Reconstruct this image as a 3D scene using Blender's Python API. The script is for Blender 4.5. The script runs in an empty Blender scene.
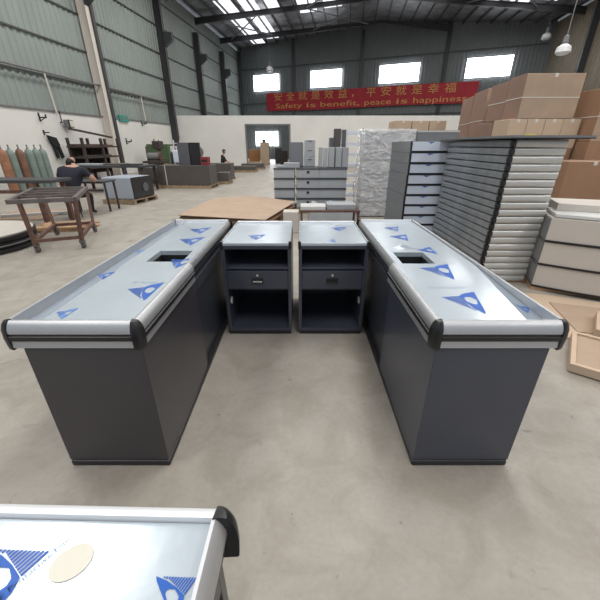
import bpy, bmesh, math, random
from mathutils import Vector, Matrix, Euler, Quaternion
random.seed(7)
sc = bpy.context.scene
COL = sc.collection
PI = math.pi
R = math.radians

# ------------------------------------------------------------------ materials
def mat(name, col, rough=.6, metal=0., spec=.5, var=0., vscale=6., bump=0., bscale=40., coat=0., emit=None, estr=1., stretch=(1,1,1)):
    m = bpy.data.materials.new(name); m.use_nodes = True
    nt = m.node_tree; b = nt.nodes['Principled BSDF']
    b.inputs['Base Color'].default_value = (*col, 1)
    b.inputs['Roughness'].default_value = rough
    b.inputs['Metallic'].default_value = metal
    b.inputs['Specular IOR Level'].default_value = spec
    b.inputs['Coat Weight'].default_value = coat
    b.inputs['Coat Roughness'].default_value = .12
    if emit:
        b.inputs['Emission Color'].default_value = (*emit, 1); b.inputs['Emission Strength'].default_value = estr
    if var or bump:
        tc = nt.nodes.new('ShaderNodeTexCoord'); mp = nt.nodes.new('ShaderNodeMapping')
        mp.inputs['Scale'].default_value = stretch
        nt.links.new(tc.outputs['Object'], mp.inputs['Vector'])
    if var:
        n = nt.nodes.new('ShaderNodeTexNoise'); n.inputs['Scale'].default_value = vscale; n.inputs['Detail'].default_value = 6
        n.inputs['Roughness'].default_value = .65
        r = nt.nodes.new('ShaderNodeValToRGB')
        r.color_ramp.elements[0].position = .3; r.color_ramp.elements[1].position = .72
        r.color_ramp.elements[0].color = (*[c*(1-var) for c in col], 1)
        r.color_ramp.elements[1].color = (*[min(1, c*(1+var)) for c in col], 1)
        nt.links.new(mp.outputs[0], n.inputs['Vector']); nt.links.new(n.outputs['Fac'], r.inputs['Fac'])
        nt.links.new(r.outputs['Color'], b.inputs['Base Color'])
    if bump:
        n2 = nt.nodes.new('ShaderNodeTexNoise'); n2.inputs['Scale'].default_value = bscale; n2.inputs['Detail'].default_value = 4
        bp = nt.nodes.new('ShaderNodeBump'); bp.inputs['Strength'].default_value = bump; bp.inputs['Distance'].default_value = .02
        nt.links.new(mp.outputs[0], n2.inputs['Vector']); nt.links.new(n2.outputs['Fac'], bp.inputs['Height'])
        nt.links.new(bp.outputs['Normal'], b.inputs['Normal'])
    return m

def wrap_mat(name, tint, alpha, bumps=1.0):
    m = bpy.data.materials.new(name); m.use_nodes = True
    nt = m.node_tree; nt.nodes.clear()
    out = nt.nodes.new('ShaderNodeOutputMaterial'); mix = nt.nodes.new('ShaderNodeMixShader')
    tr = nt.nodes.new('ShaderNodeBsdfTransparent'); b = nt.nodes.new('ShaderNodeBsdfPrincipled')
    b.inputs['Base Color'].default_value = (*tint, 1); b.inputs['Roughness'].default_value = .10; b.inputs['Specular IOR Level'].default_value = 1.
    tc = nt.nodes.new('ShaderNodeTexCoord'); mp = nt.nodes.new('ShaderNodeMapping'); mp.inputs['Scale'].default_value = (1, 1, 1.6)
    n = nt.nodes.new('ShaderNodeTexNoise'); n.inputs['Scale'].default_value = 4; n.inputs['Detail'].default_value = 7; n.inputs['Distortion'].default_value = 1.5
    bp = nt.nodes.new('ShaderNodeBump'); bp.inputs['Strength'].default_value = bumps; bp.inputs['Distance'].default_value = .12
    r = nt.nodes.new('ShaderNodeValToRGB'); r.color_ramp.elements[0].position = .35; r.color_ramp.elements[1].position = .75
    r.color_ramp.elements[0].color = (alpha, alpha, alpha, 1); r.color_ramp.elements[1].color = (min(1, alpha+.3),)*3 + (1,)
    L = nt.links.new
    L(tc.outputs['Object'], mp.inputs[0]); L(mp.outputs[0], n.inputs['Vector']); L(n.outputs['Fac'], bp.inputs['Height']); L(bp.outputs[0], b.inputs['Normal'])
    L(n.outputs['Fac'], r.inputs[0]); L(r.outputs[0], mix.inputs[0]); L(tr.outputs[0], mix.inputs[1]); L(b.outputs[0], mix.inputs[2]); L(mix.outputs[0], out.inputs[0])
    return m

def floor_mat():
    m = bpy.data.materials.new('worn_concrete'); m.use_nodes = True
    nt = m.node_tree; b = nt.nodes['Principled BSDF']; L = nt.links.new
    tc = nt.nodes.new('ShaderNodeTexCoord')
    def noise(s, d, dist=0.):
        n = nt.nodes.new('ShaderNodeTexNoise'); n.inputs['Scale'].default_value = s; n.inputs['Detail'].default_value = d
        n.inputs['Roughness'].default_value = .62; n.inputs['Distortion'].default_value = dist
        L(tc.outputs['Object'], n.inputs['Vector']); return n
    def ramp(src, p0, c0, p1, c1):
        r = nt.nodes.new('ShaderNodeValToRGB'); e = r.color_ramp.elements
        e[0].position = p0; e[0].color = (*c0, 1); e[1].position = p1; e[1].color = (*c1, 1)
        L(src, r.inputs[0]); return r
    def mul(a, c, f=1.):
        x = nt.nodes.new('ShaderNodeMix'); x.data_type = 'RGBA'; x.blend_type = 'MULTIPLY'; x.inputs[0].default_value = f
        L(a, x.inputs[6]); L(c, x.inputs[7]); return x.outputs[2]
    base = ramp(noise(.55, 6, .4).outputs['Fac'], .32, (.315, .288, .25), .7, (.385, .358, .318))
    sp = ramp(noise(3.2, 8, .8).outputs['Fac'], .36, (.82, .80, .77), .6, (1, 1, 1))
    fine = ramp(noise(38, 4).outputs['Fac'], .3, (.9, .9, .9), .7, (1.0, 1.0, 1.0))
    st = ramp(noise(1.6, 5, 2.2).outputs['Fac'], .27, (.66, .64, .62), .36, (1, 1, 1))
    c = mul(base.outputs[0], sp.outputs[0]); c = mul(c, fine.outputs[0]); c = mul(c, st.outputs[0], .8)
    mp = nt.nodes.new('ShaderNodeMapping'); mp.inputs['Scale'].default_value = (1.0, 3.2, 1); mp.inputs['Rotation'].default_value = (0, 0, .6); L(tc.outputs['Object'], mp.inputs[0])
    ns = nt.nodes.new('ShaderNodeTexNoise'); ns.inputs['Scale'].default_value = 3.1; ns.inputs['Detail'].default_value = 3; L(mp.outputs[0], ns.inputs['Vector'])
    c = mul(c, ramp(ns.outputs['Fac'], .22, (.45, .43, .41), .30, (1, 1, 1)).outputs[0], .8)
    c = mul(c, ramp(noise(9, 3).outputs['Fac'], .26, (.5, .48, .46), .31, (1, 1, 1)).outputs[0], .7)
    L(c, b.inputs['Base Color'])
    rr = ramp(noise(2.0, 4).outputs['Fac'], .3, (.42,)*3, .7, (.62,)*3); L(rr.outputs[0], b.inputs['Roughness'])
    bp = nt.nodes.new('ShaderNodeBump'); bp.inputs['Strength'].default_value = .12; bp.inputs['Distance'].default_value = .01
    L(noise(60, 5).outputs['Fac'], bp.inputs['Height']); L(bp.outputs[0], b.inputs['Normal'])
    return m

M = dict(
 concrete=floor_mat(),
 plaster=mat('white_plaster', (.69, .68, .65), .8, var=.06, vscale=.6),
 sheet_left=mat('grey_green_sheet', (.25, .285, .27), .45, var=.12, vscale=.4, stretch=(1, 1, .4)),
 sheet_end=mat('grey_sheet', (.15, .165, .17), .6, var=.1, vscale=.3),  # grey lightened so the colour carries the haze of distance
 sheet_right=mat('brown_sheet', (.17, .145, .105), .5, var=.15, vscale=.5),
 roof=mat('roof_foil', (.30, .30, .31), .38, metal=.7, var=.45, vscale=1.2, bump=1.0, bscale=4),  # strong colour mottling stands in for skylight reflections on the foil
 steel_dark=mat('dark_painted_steel', (.045, .045, .05), .5),
 steel_grey=mat('grey_painted_steel', (.16, .16, .165), .5),
 steel_cream=mat('cream_painted_steel', (.62, .57, .52), .6),
 girt=mat('dark_girt', (.06, .065, .065), .6),
 sky=mat('daylight_pane', (.9, .93, 1), .5, emit=(.93, .96, 1), estr=5.0),
 skyroof=mat('daylight_roof_panel', (.9, .93, 1), .5, emit=(.93, .95, 1), estr=1.1),
 red=mat('red_banner', (.36, .018, .03), .7, var=.12, vscale=2),
 gold=mat('gold_lettering', (.62, .30, .10), .6),
 panel=mat('charcoal_panel', (.040, .037, .043), .36, var=.06, vscale=3, coat=.25),
 panel_b=mat('slate_panel', (.048, .054, .075), .36, var=.06, vscale=3, coat=.25),
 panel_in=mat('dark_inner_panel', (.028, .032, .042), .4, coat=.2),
 black=mat('black_plastic', (.012, .012, .014), .38),
 kick=mat('black_kick_plate', (.016, .016, .018), .45),
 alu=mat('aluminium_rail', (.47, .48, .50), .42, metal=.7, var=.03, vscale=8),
 alu_highlight=mat('rail_painted_highlight', (.80, .81, .84), .35, metal=.1),  # bright highlight along the far rails and back lips, put into the colour
 film=mat('filmed_steel', (.53, .60, .66), .26, metal=.35, spec=.6, var=.05, vscale=2.5, bump=.10, bscale=7, coat=.35),
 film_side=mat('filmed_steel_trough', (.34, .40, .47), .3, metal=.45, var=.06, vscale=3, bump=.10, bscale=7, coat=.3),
 blue=mat('blue_print', (.005, .085, .40), .4),
 blue2=mat('pale_blue_print', (.10, .22, .55), .4),
 textb=mat('grey_blue_print', (.20, .28, .42), .5),
 cream_spot=mat('cream_patch', (.62, .60, .52), .5),
 white=mat('white_plastic', (.75, .75, .74), .5),
 chrome=mat('chrome', (.7, .7, .72), .2, metal=1),
 card=mat('cardboard', (.375, .275, .20), .85, var=.10, vscale=3),
 card2=mat('pale_cardboard', (.50, .38, .275), .85, var=.08, vscale=2),
 card_d=mat('brown_cardboard', (.30, .175, .105), .85, var=.1, vscale=2.5),
 card_p=mat('reddish_cardboard', (.27, .17, .13), .85, var=.1, vscale=2.5),
 card_e=mat('cardboard_edges', (.17, .115, .075), .9, var=.3, vscale=30),
 tape=mat('packing_tape', (.60, .58, .54), .4),
 yellow=mat('yellow_sticker', (.75, .6, .1), .6),
 grey_box=mat('light_grey_enamel', (.36, .38, .40), .4, var=.05, vscale=4),
 grey_m=mat('mid_grey_enamel', (.17, .18, .195), .4, var=.06, vscale=4),
 grey_d=mat('dark_grey_enamel', (.09, .093, .105), .45, var=.1, vscale=4),
 white_blue=mat('bluish_white_panel', (.62, .68, .78), .3, coat=.4),
 white_pan=mat('white_panel', (.60, .60, .59), .35),
 cream=mat('cream_panel', (.56, .52, .47), .45, var=.03, vscale=4),
 ridge_l=mat('pale_rounded_edge', (.50, .50, .48), .32, metal=.25),
 ridge_d=mat('grey_rounded_edge', (.27, .29, .31), .25, metal=.35, var=.2, vscale=5, coat=.4),
 rust=mat('rusty_brown_steel', (.115, .06, .045), .75, var=.4, vscale=9),
 rust_d=mat('dark_brown_steel', (.05, .035, .033), .75, var=.4, vscale=9),
 steel_raw=mat('raw_steel', (.15, .13, .125), .5, metal=.35, var=.3, vscale=6),
 rubber=mat('grey_rubber', (.09, .09, .09), .7),
 wood=mat('raw_timber', (.42, .27, .16), .8, var=.3, vscale=7),
 pallet=mat('pallet_timber', (.30, .22, .14), .85, var=.3, vscale=7),
 cylg=mat('grey_green_paint', (.17, .22, .20), .5, var=.15, vscale=6),
 cylb=mat('brown_paint', (.17, .085, .055), .6, var=.3, vscale=6),
 cylo=mat('orange_brown_paint', (.28, .13, .07), .6, var=.3, vscale=6),
 blueg=mat('pale_blue_sheet', (.33, .37, .43), .45, var=.06, vscale=3),
 dkpanel=mat('umber_grey_board', (.075, .066, .06), .6, var=.1, vscale=3),
 green=mat('green_machine_paint', (.07, .13, .06), .6, var=.2, vscale=5),
 orange=mat('orange_crate', (.42, .20, .08), .7, var=.15, vscale=5),
 redp=mat('dull_red_paint', (.20, .025, .03), .6, var=.15, vscale=5),
 exit=mat('green_sign', (.02, .30, .24), .5),
 shirt=mat('navy_cloth', (.010, .012, .022), .9),
 trousers=mat('black_cloth', (.012, .012, .014), .9),
 skin=mat('skin', (.42, .25, .18), .6),
 hair=mat('black_hair', (.008, .007, .007), .6),
 shoe=mat('black_shoe', (.015, .015, .015), .5),
 lampglass=mat('frosted_lamp', (.7, .7, .72), .3),
 hole=mat('dark_interior', (.012, .013, .013), .6),
 wrap=wrap_mat('stretch_wrap', (.92, .92, .95), .28),
 wrapd=wrap_mat('clear_wrap', (.40, .41, .43), .12, .7),
)
M['floor_far'] = M['concrete']

# ------------------------------------------------------------------ mesh builder
class MB:
    def __init__(s): s.v = []; s.f = []; s.m = []; s.mats = []
    def mi(s, m):
        if m not in s.mats: s.mats.append(m)
        return s.mats.index(m)
    def add(s, vs, fs, m):
        o = len(s.v); s.v += [tuple(v) for v in vs]; k = s.mi(m)
        for f in fs: s.f.append(tuple(i+o for i in f)); s.m.append(k)
        return s
    def box(s, x0, x1, y0, y1, z0, z1, m, rot=None, at=(0, 0, 0)):
        vs = [Vector((x, y, z)) for z in (z0, z1) for y in (y0, y1) for x in (x0, x1)]
        if rot: vs = [rot @ v for v in vs]
        vs = [v+Vector(at) for v in vs]
        return s.add(vs, [(0, 2, 3, 1), (4, 5, 7, 6), (0, 1, 5, 4), (2, 6, 7, 3), (0, 4, 6, 2), (1, 3, 7, 5)], m)
    def bar(s, a, b, w, h, m, up=(0, 0, 1)):
        a = Vector(a); b = Vector(b); d = (b-a).normalized(); u = Vector(up)
        if abs(d.dot(u)) > .98: u = Vector((0, 1, 0))
        x = d.cross(u).normalized(); u = x.cross(d).normalized()
        vs = [p+x*sx*w/2+u*sz*h/2 for p in (a, b) for sx, sz in ((-1, -1), (1, -1), (1, 1), (-1, 1))]
        return s.add(vs, [(0, 1, 2, 3), (7, 6, 5, 4), (0, 4, 5, 1), (1, 5, 6, 2), (2, 6, 7, 3), (3, 7, 4, 0)], m)
    def tube(s, a, b, r, m, n=12, r2=None):
        a = Vector(a); b = Vector(b); d = (b-a).normalized(); u = Vector((0, 0, 1)) if abs(d.z) < .9 else Vector((1, 0, 0))
        x = d.cross(u).normalized(); y = d.cross(x); r2 = r if r2 is None else r2
        vs = [a+(x*math.cos(t)+y*math.sin(t))*r for t in [2*PI*i/n for i in range(n)]]+[b+(x*math.cos(t)+y*math.sin(t))*r2 for t in [2*PI*i/n for i in range(n)]]
        return s.add(vs, [(i, (i+1) % n, n+(i+1) % n, n+i) for i in range(n)]+[tuple(range(n))[::-1], tuple(range(n, 2*n))], m)
    def lathe(s, pr, m, n=20, at=(0, 0, 0)):
        vs = []; fs = []
        for r, z in pr:
            for i in range(n):
                t = 2*PI*i/n; vs.append((at[0]+r*math.cos(t), at[1]+r*math.sin(t), at[2]+z))
        for k in range(len(pr)-1):
            for i in range(n): fs.append((k*n+i, k*n+(i+1) % n, (k+1)*n+(i+1) % n, (k+1)*n+i))
        fs.append(tuple(range(n))[::-1]); fs.append(tuple(range((len(pr)-1)*n, len(pr)*n)))
        return s.add(vs, fs, m)
    def extrude(s, pts, vec, m):          # closed polygon swept along vec
        n = len(pts); vec = Vector(vec); vs = [Vector(p) for p in pts]+[Vector(p)+vec for p in pts]
        return s.add(vs, [tuple(range(n))[::-1], tuple(range(n, 2*n))]+[(i, (i+1) % n, n+(i+1) % n, n+i) for i in range(n)], m)
    def poly(s, pts, m): return s.add(pts, [tuple(range(len(pts)))], m)
    def build(s, name, parent=None, loc=None, rotz=0, bevel=0, smooth=False, solid=True):
        me = bpy.data.meshes.new(name); me.from_pydata(s.v, [], s.f)
        for m in s.mats: me.materials.append(M[m])
        for p, k in zip(me.polygons, s.m): p.material_index = k
        if solid:
            bm = bmesh.new(); bm.from_mesh(me); bmesh.ops.recalc_face_normals(bm, faces=bm.faces); bm.to_mesh(me); bm.free()
        if smooth:
            for p in me.polygons: p.use_smooth = True
            if hasattr(me, 'set_sharp_from_angle'): me.set_sharp_from_angle(angle=R(38))
        o = bpy.data.objects.new(name, me); COL.objects.link(o)
        if parent: o.parent = parent
        if loc is not None: o.location = loc
        o.rotation_euler.z = rotz
        if bevel:
            b = o.modifiers.new('Bevel', 'BEVEL'); b.width = bevel; b.segments = 2; b.limit_method = 'ANGLE'; b.angle_limit = R(40)
        return o

def tag(o, label=None, cat=None, group=None, kind=None):
    if label: o['label'] = label
    if cat: o['category'] = cat
    if group: o['group'] = group
    if kind: o['kind'] = kind
    return o
def empty(name, loc, label, cat, group=None, rotz=0):
    o = bpy.data.objects.new(name, None); COL.objects.link(o); o.location = loc; o.rotation_euler.z = rotz
    o.empty_display_size = .1
    return tag(o, label, cat, group)
def struct(o): o['kind'] = 'structure'; return o
def copy_tree(o, parent=None):
    c = o.copy(); COL.objects.link(c); c.parent = parent
    for ch in list(o.children): copy_tree(ch, c)
    return c
ORD = ['topmost', 'second', 'third', 'fourth', 'fifth', 'sixth', 'seventh', 'eighth', 'ninth', 'tenth', 'eleventh', 'twelfth', 'thirteenth', 'fourteenth', 'fifteenth', 'sixteenth', 'seventeenth', 'eighteenth', 'nineteenth', 'twentieth']

A = R(7.8); CA, SA = math.cos(A), math.sin(A)
def W(u, v, z=0): return Vector((u*CA+v*SA, -u*SA+v*CA, z))      # hall axes -> world
HR = -A                                                            # z rotation of things lined up with the hall

def text_mesh(body, size, extrude=0.):
    cu = bpy.data.curves.new('t', 'FONT'); cu.body = body; cu.size = size; cu.extrude = extrude; cu.align_x = 'CENTER'; cu.align_y = 'CENTER'; cu.resolution_u = 3
    to = bpy.data.objects.new('t', cu); COL.objects.link(to)
    dg = bpy.context.evaluated_depsgraph_get(); me = bpy.data.meshes.new_from_object(to.evaluated_get(dg))
    vs = [v.co.copy() for v in me.vertices]; fs = [tuple(p.vertices) for p in me.polygons]
    bpy.data.objects.remove(to); bpy.data.curves.remove(cu)
    return vs, fs

# ================================================================== THE HALL
UL, UR, VN, VF = -13.3, 16.2, -9., 47.
ZL, ZR, ZT, UT = 11.15, 10.7, 12.0, 2.2

mb = MB(); n = 1
p = [W(-22, -12), W(26, -12), W(26, 52), W(-22, 52)]
mb.extrude([(q.x, q.y, -.2) for q in p], (0, 0, .2), 'concrete')
struct(mb.build('floor'))

def corrugated(name, a, b, z0, z1, m, pitch=.32, depth=.045, thick=.02, slope=None):
    """profiled sheet standing from plan point a to b; slope(t)->top z"""
    a = Vector(a); b = Vector(b); Ln = (b-a).length; d = (b-a)/Ln; nrm = Vector((d.y, -d.x, 0))
    pts = []; s = 0
    while s < Ln:
        for q, o in ((0, 0), (.22*pitch, 0), (.34*pitch, depth), (.66*pitch, depth), (.78*pitch, 0)):
            if s+q < Ln: pts.append((s+q, o))
        s += pitch
    pts.append((Ln, 0))
    vs = []; fs = []
    for s_, o in pts:
        q = a+d*s_+nrm*o; zt = slope(s_/Ln) if slope else z1
        vs += [(q.x, q.y, z0), (q.x, q.y, zt)]
    fs = [(2*i, 2*i+2, 2*i+3, 2*i+1) for i in range(len(pts)-1)]
    mb = MB(); mb.add(vs, fs, m); o = mb.build(name, solid=False)
    return struct(o)

aL, bL = W(UL, VN), W(UL, 44.4)
corrugated('wall_left', aL, bL, 2.9, ZL, 'sheet_left')
mb = MB(); rl = Euler((0, 0, HR)).to_matrix()
mb.box(UL-.25, UL+.08, VN, 44.3, 0, 2.92, 'plaster', rot=rl)
struct(mb.build('wall_left_lower'))
# end wall stands skewed
EC = bL.copy(); EB = R(22); ed = Vector((math.cos(EB), -math.sin(EB), 0))
EC.z = 0
def E_(s, z, off=0.):                      # point on end wall, off = towards the camera
    return EC+ed*s+Vector((-math.sin(EB), -math.cos(EB), 0))*off+Vector((0, 0, z))
SR = 30.6
corrugated('wall_back', E_(SR, 0), E_(0, 0), 0, 11.3, 'sheet_end', slope=lambda t: 11.45+(1.25*(1-abs((1-t)*SR-15.7)/15.7)))
rc = E_(SR, 0)
vR = -rc.x*(-SA)+rc.y*CA; vR = rc.x*SA+rc.y*CA; UR = rc.x*CA-rc.y*SA
corrugated('wall_right', W(UR, vR), W(UR, VN), 2.9, ZR, 'sheet_right')
mb = MB(); mb.box(UR-.08, UR+.25, VN, vR-.1, 0, 2.92, 'plaster', rot=rl); struct(mb.build('wall_right_lower'))
# roof: two slopes
def zroof(u): return ZL+(ZT-ZL)*(u-UL)/(UT-UL) if u < UT else ZT+(ZR-ZT)*(u-UT)/(UR-UT)
mb = MB()
for u0, u1 in ((UL-.3, UT), (UT, UR+.3)):
    q = [W(u0, VN, zroof(u0)+.12), W(u1, VN, zroof(u1)+.12), W(u1, VF, zroof(u1)+.12), W(u0, VF, zroof(u0)+.12)]
    mb.extrude(q, (0, 0, .12), 'roof')
struct(mb.build('ceiling'))
# purlins along the hall
u = UL+.6
k = 1
while u < UR:
    mb = MB(); a = W(u, VN, zroof(u)-.02); b = W(u, 44.2-(u-UL)*.25, zroof(u)-.02); mb.bar(a, b, .07, .16, 'steel_dark')
    struct(mb.build('trim_%d' % (100+k))); k += 1; u += 1.1
# rafters
for i, v in enumerate((6.2, 12.7, 19.0, 27.0, 33.0, 38.8)):
    mb = MB()
    if v > 36: ue = min(UR, UL+(44.4-v)/.27+1)
    else: ue = UR
    for u0, u1 in ((UL, UT), (UT, ue)):
        d0, d1 = (.42, .22) if u0 == UL else (.22, .42)
        za, zb = zroof(u0)-.14, zroof(u1)-.14
        a0, a1 = W(u0, v), W(u1, v)
        for w_, hh in ((.012, 1),):
            mb.extrude([(a0.x, a0.y-.01, za), (a1.x, a1.y-.01, zb), (a1.x, a1.y-.01, zb-d1), (a0.x, a0.y-.01, za-d0)], (0, .02, 0), 'steel_dark')
        mb.bar((a0.x, a0.y, za-d0), (a1.x, a1.y, zb-d1), .16, .03, 'steel_dark'); mb.bar((a0.x, a0.y, za), (a1.x, a1.y, zb), .16, .03, 'steel_dark')
    struct(mb.build('trim_%d' % (400+i)))
# flange braces / cross bracing rods between rafters
for i, (u0, v0, u1, v1) in enumerate(((-4, 27.2, 1, 33), (1, 27.2, -4, 33), (-4, 33.2, 1, 38.6), (1, 33.2, -4, 38.6), (8, 27.2, 13, 33), (13, 27.2, 8, 33), (-12, 33.2, -8, 38.6), (-8, 33.2, -12, 38.6))):
    mb = MB(); mb.tube(W(u0, v0, zroof(u0)-.35), W(u1, v1, zroof(u1)-.35), .05, 'steel_grey', 6); struct(mb.build('trim_%d' % (230+i)))
# roof lights (translucent panels in the roof)
nw = 1
def skylight(u0, u1, v0, v1, mname='skyroof'):
    global nw
    mb = MB(); q = [W(u0, v0, zroof(u0)+.09), W(u1, v0, zroof(u1)+.09), W(u1, v1, zroof(u1)+.09), W(u0, v1, zroof(u0)+.09)]
    mb.extrude(q, (0, 0, .02), mname); struct(mb.build('window_%d' % nw)); nw += 1
for (u0, u1, v0, v1) in ((-10.9, -9.6, 31, 42.8), (-9.1, -7.9, 31, 41.5), (-7.3, -6.2, 29, 35), (-4.8, -3.4, 30, 35.5), (-2.9, -1.3, 29, 35), (3.3, 4.6, 29, 33.3), (5.2, 6.6, 29, 33.3),
                         (9.3, 10.6, 29, 33.6), (11.2, 12.5, 29, 33.6), (13, 14.2, 29, 33),
                         ): skylight(u0, u1, v0, v1)
# end-wall windows
def end_window(s0, s1, z0, z1, mull=0):
    global nw
    e = struct(MB().extrude([E_(s0, z0, .10), E_(s1, z0, .10), E_(s1, z1, .10), E_(s0, z1, .10)], E_(0, 0, .05)-E_(0, 0, 0), 'sky').build('window_%d' % nw)); nw += 1
    fr = MB()
    for (sa, za, sb, zb) in ((s0, z0, s1, z0), (s0, z1, s1, z1), (s0, z0, s0, z1), (s1, z0, s1, z1)):
        fr.bar(E_(sa, za, .16), E_(sb, zb, .16), .08, .08, 'steel_grey')
    for i in range(mull):
        sm = s0+(s1-s0)*(i+1)/(mull+1); fr.bar(E_(sm, z0, .17), E_(sm, z1, .17), .09, .06, 'steel_grey')
    fr.build('window_frame', parent=e)
for s0, s1 in ((2.0, 5.3), (8.95, 12.5), (16.3, 20.2), (24.2, 28.0)): end_window(s0, s1, 7.1, 8.72)
end_window(1.9, 5.0, 1.4, 3.05, 3)
# end wall posts and girts
for i, s in enumerate((.35, 6.95, 14.45, 22.4)):
    mb = MB(); mb.bar(E_(s, 0, .12), E_(s, 10.9+(.8 if 5 < s < 25 else .1), .12), .3, .18, 'steel_dark'); struct(mb.build('trim_%d' % (300+i)))
for i, z in enumerate((4.4, 5.9, 9.3)):
    mb = MB(); mb.bar(E_(.2, z, .08), E_(SR-.2, z, .08), .08, .08, 'girt'); struct(mb.build('trim_%d' % (310+i)))
# left wall columns: H-section with crane bracket
for i, v in enumerate((6.2, 12.7, 18.55, 26.1, 32.1, 38.2)):
    if v < 15: continue
    mb = MB(); u = UL; zt_ = ZL-.2 if i < 4 else 9.85
    cm = 'steel_cream' if i == 2 else 'steel_dark'
    mb.box(u+.09, u+.115, v-.13, v+.13, 0, zt_, cm, rot=rl)
    mb.box(u+.09, u+.50, v-.012, v+.012, 0, zt_, cm, rot=rl)
    mb.box(u+.50, u+.53, v-.13, v+.13, 0, zt_-.05, cm, rot=rl)
    if i == 2: mb.box(u+.30, u+.62, v+.135, v+.33, 0.0, ZL-.35, 'steel_dark', rot=rl)
    zb = 7.55
    mb.extrude([W(u+.53, v-.15, zb), W(u+1.1, v-.15, zb+.35), W(u+1.1, v-.15, zb+.8), W(u+.53, v-.15, zb+.8)], W(0, .3), 'steel_dark')
    struct(mb.build('trim_%d' % (320+i)))
for i, z in enumerate((4.3, 5.72, 7.2, 8.75, 10.2)):
    mb = MB(); mb.box(UL+.05, UL+.11, VN, 44, z-.03, z+.03, 'girt', rot=rl); struct(mb.build('trim_%d' % (340+i)))
mb = MB(); mb.box(UL-.02, UL+.14, VN, 44, 2.9, 2.96, 'steel_grey', rot=rl); struct(mb.build('trim_350'))
for i, v in enumerate((18, 25, 31)):
    mb = MB(); mb.box(UR-.5, UR-.06, v-.1, v+.1, 0, ZR-.2, 'steel_dark', rot=rl); struct(mb.build('trim_%d' % (360+i)))
# partition with the doorway
PY = 28.
xl = (-13.2+PY*SA)/CA+.05
mb = MB(); mb.box(xl, -4.1, PY, PY+.24, 0, 3.53, 'plaster'); mb.box(-.77, 15.2, PY, PY+.24, 0, 3.53, 'plaster'); mb.box(-4.1, -.77, PY, PY+.24, 2.91, 3.53, 'plaster')
struct(mb.build('wall_partition'))
mb = MB()
mb.bar((-4.1, PY-.01, 0), (-4.1, PY-.01, 2.96), .10, .06, 'steel_grey'); mb.bar((-.77, PY-.01, 0), (-.77, PY-.01, 2.96), .10, .06, 'steel_grey'); mb.bar((-4.15, PY-.01, 2.93), (-.72, PY-.01, 2.93), .06, .1, 'steel_grey')
struct(mb.build('door_1'))
# inner side wall seen through the doorway
mb = MB(); mb.box(-.9, -.6, PY+2, 41, 0, 3.3, 'sheet_left'); struct(mb.build('wall_inner_right'))

# banner
e = MB()
s0, s1 = 3.7, 25.6
pts = []
N = 24
for i in range(N+1):
    t = i/N; s = s0+(s1-s0)*t; sag = -.10*math.sin(PI*2*t)
    pts.append((s, 5.12+sag*.5, 6.86+sag*.3, .30+.05*math.sin(i*1.3)))
vs = []; fs = []
for s, a, b, o in pts: vs += [E_(s, a, o), E_(s, b, o), E_(s, a, o+.02), E_(s, b, o+.02)]
for i in range(N):
    j = 4*i; fs += [(j, j+4, j+5, j+1), (j+2, j+3, j+7, j+6), (j, j+2, j+6, j+4), (j+1, j+5, j+7, j+3)]
fs += [(0, 1, 3, 2), (4*N, 4*N+2, 4*N+3, 4*N+1)]
e.add(vs, fs, 'red'); ban = e.build('banner'); tag(ban, 'long red cloth banner with gold slogan hung across the far end wall', 'banner')
def letter(body, size, zc, sa, sb):
    vs, fs = text_mesh(body, size); w0 = min(v.x for v in vs); w1 = max(v.x for v in vs); kx = (sb-sa)/(w1-w0)
    MB().add([E_(sa+(v.x-w0)*kx, zc+v.y, .40) for v in vs], fs, 'gold').build('lettering', parent=ban, solid=False)
for i, ch in enumerate('安全就是效益，平安就是幸福'):
    sa = 4.7+i*1.5; letter(ch, .88, 6.38, sa, sa+(1.0 if ch != '，' else .22))
sa = 4.9
for wd_ in ('Safety', 'is', 'benefit,', 'peace', 'is', 'happiness'):
    L_ = len(wd_)*.535; letter(wd_, .70, 5.52, sa, sa+L_); sa += L_+.55

# wall pipe, drops
mb = MB(); mb.tube(W(UL+.32, 2, 4.42), W(UL+.32, 25.5, 4.30), .045, 'steel_grey', 8)
pp = tag(mb.build('service_pipe'), 'thin grey service pipe running along the left wall above the plaster', 'pipe')
for v in (15.1, 22.3):
    d = MB(); d.tube(W(UL+.30, v, 4.33), W(UL+.26, v+.15, 2.75), .035, 'steel_cream', 8); d.build('drop_pipe', parent=pp)

# hanging lamps
def hang_lamp(x, y, z, zt, label):
    e = empty('pendant_lamp', (x, y, z), label, 'lamp', 'pendant lamps')
    MB().lathe([(.05, .5), (.12, .45), (.14, .2), (.10, .16)], 'steel_grey').build('housing', e, smooth=True)
    MB().lathe([(.10, .16), (.30, .02), (.34, -.2), (.22, -.3), (.02, -.33)], 'lampglass').build('lamp_shade', e, smooth=True)
    MB().tube((0, 0, .5), (0, 0, zt-z), .02, 'steel_grey', 6).build('cord', e)
hang_lamp(-2.9, 38, 8.2, 11.2, 'small pendant lamp on a long cord above the leftmost high window')
hang_lamp(13.0, 20, 5.9, 10.7, 'pendant lamp on a long cord near the brown right wall')
hang_lamp(19.2, 32.0, 9.3, 10.6, 'pale lamp high in the dark right corner of the roof')

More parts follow.
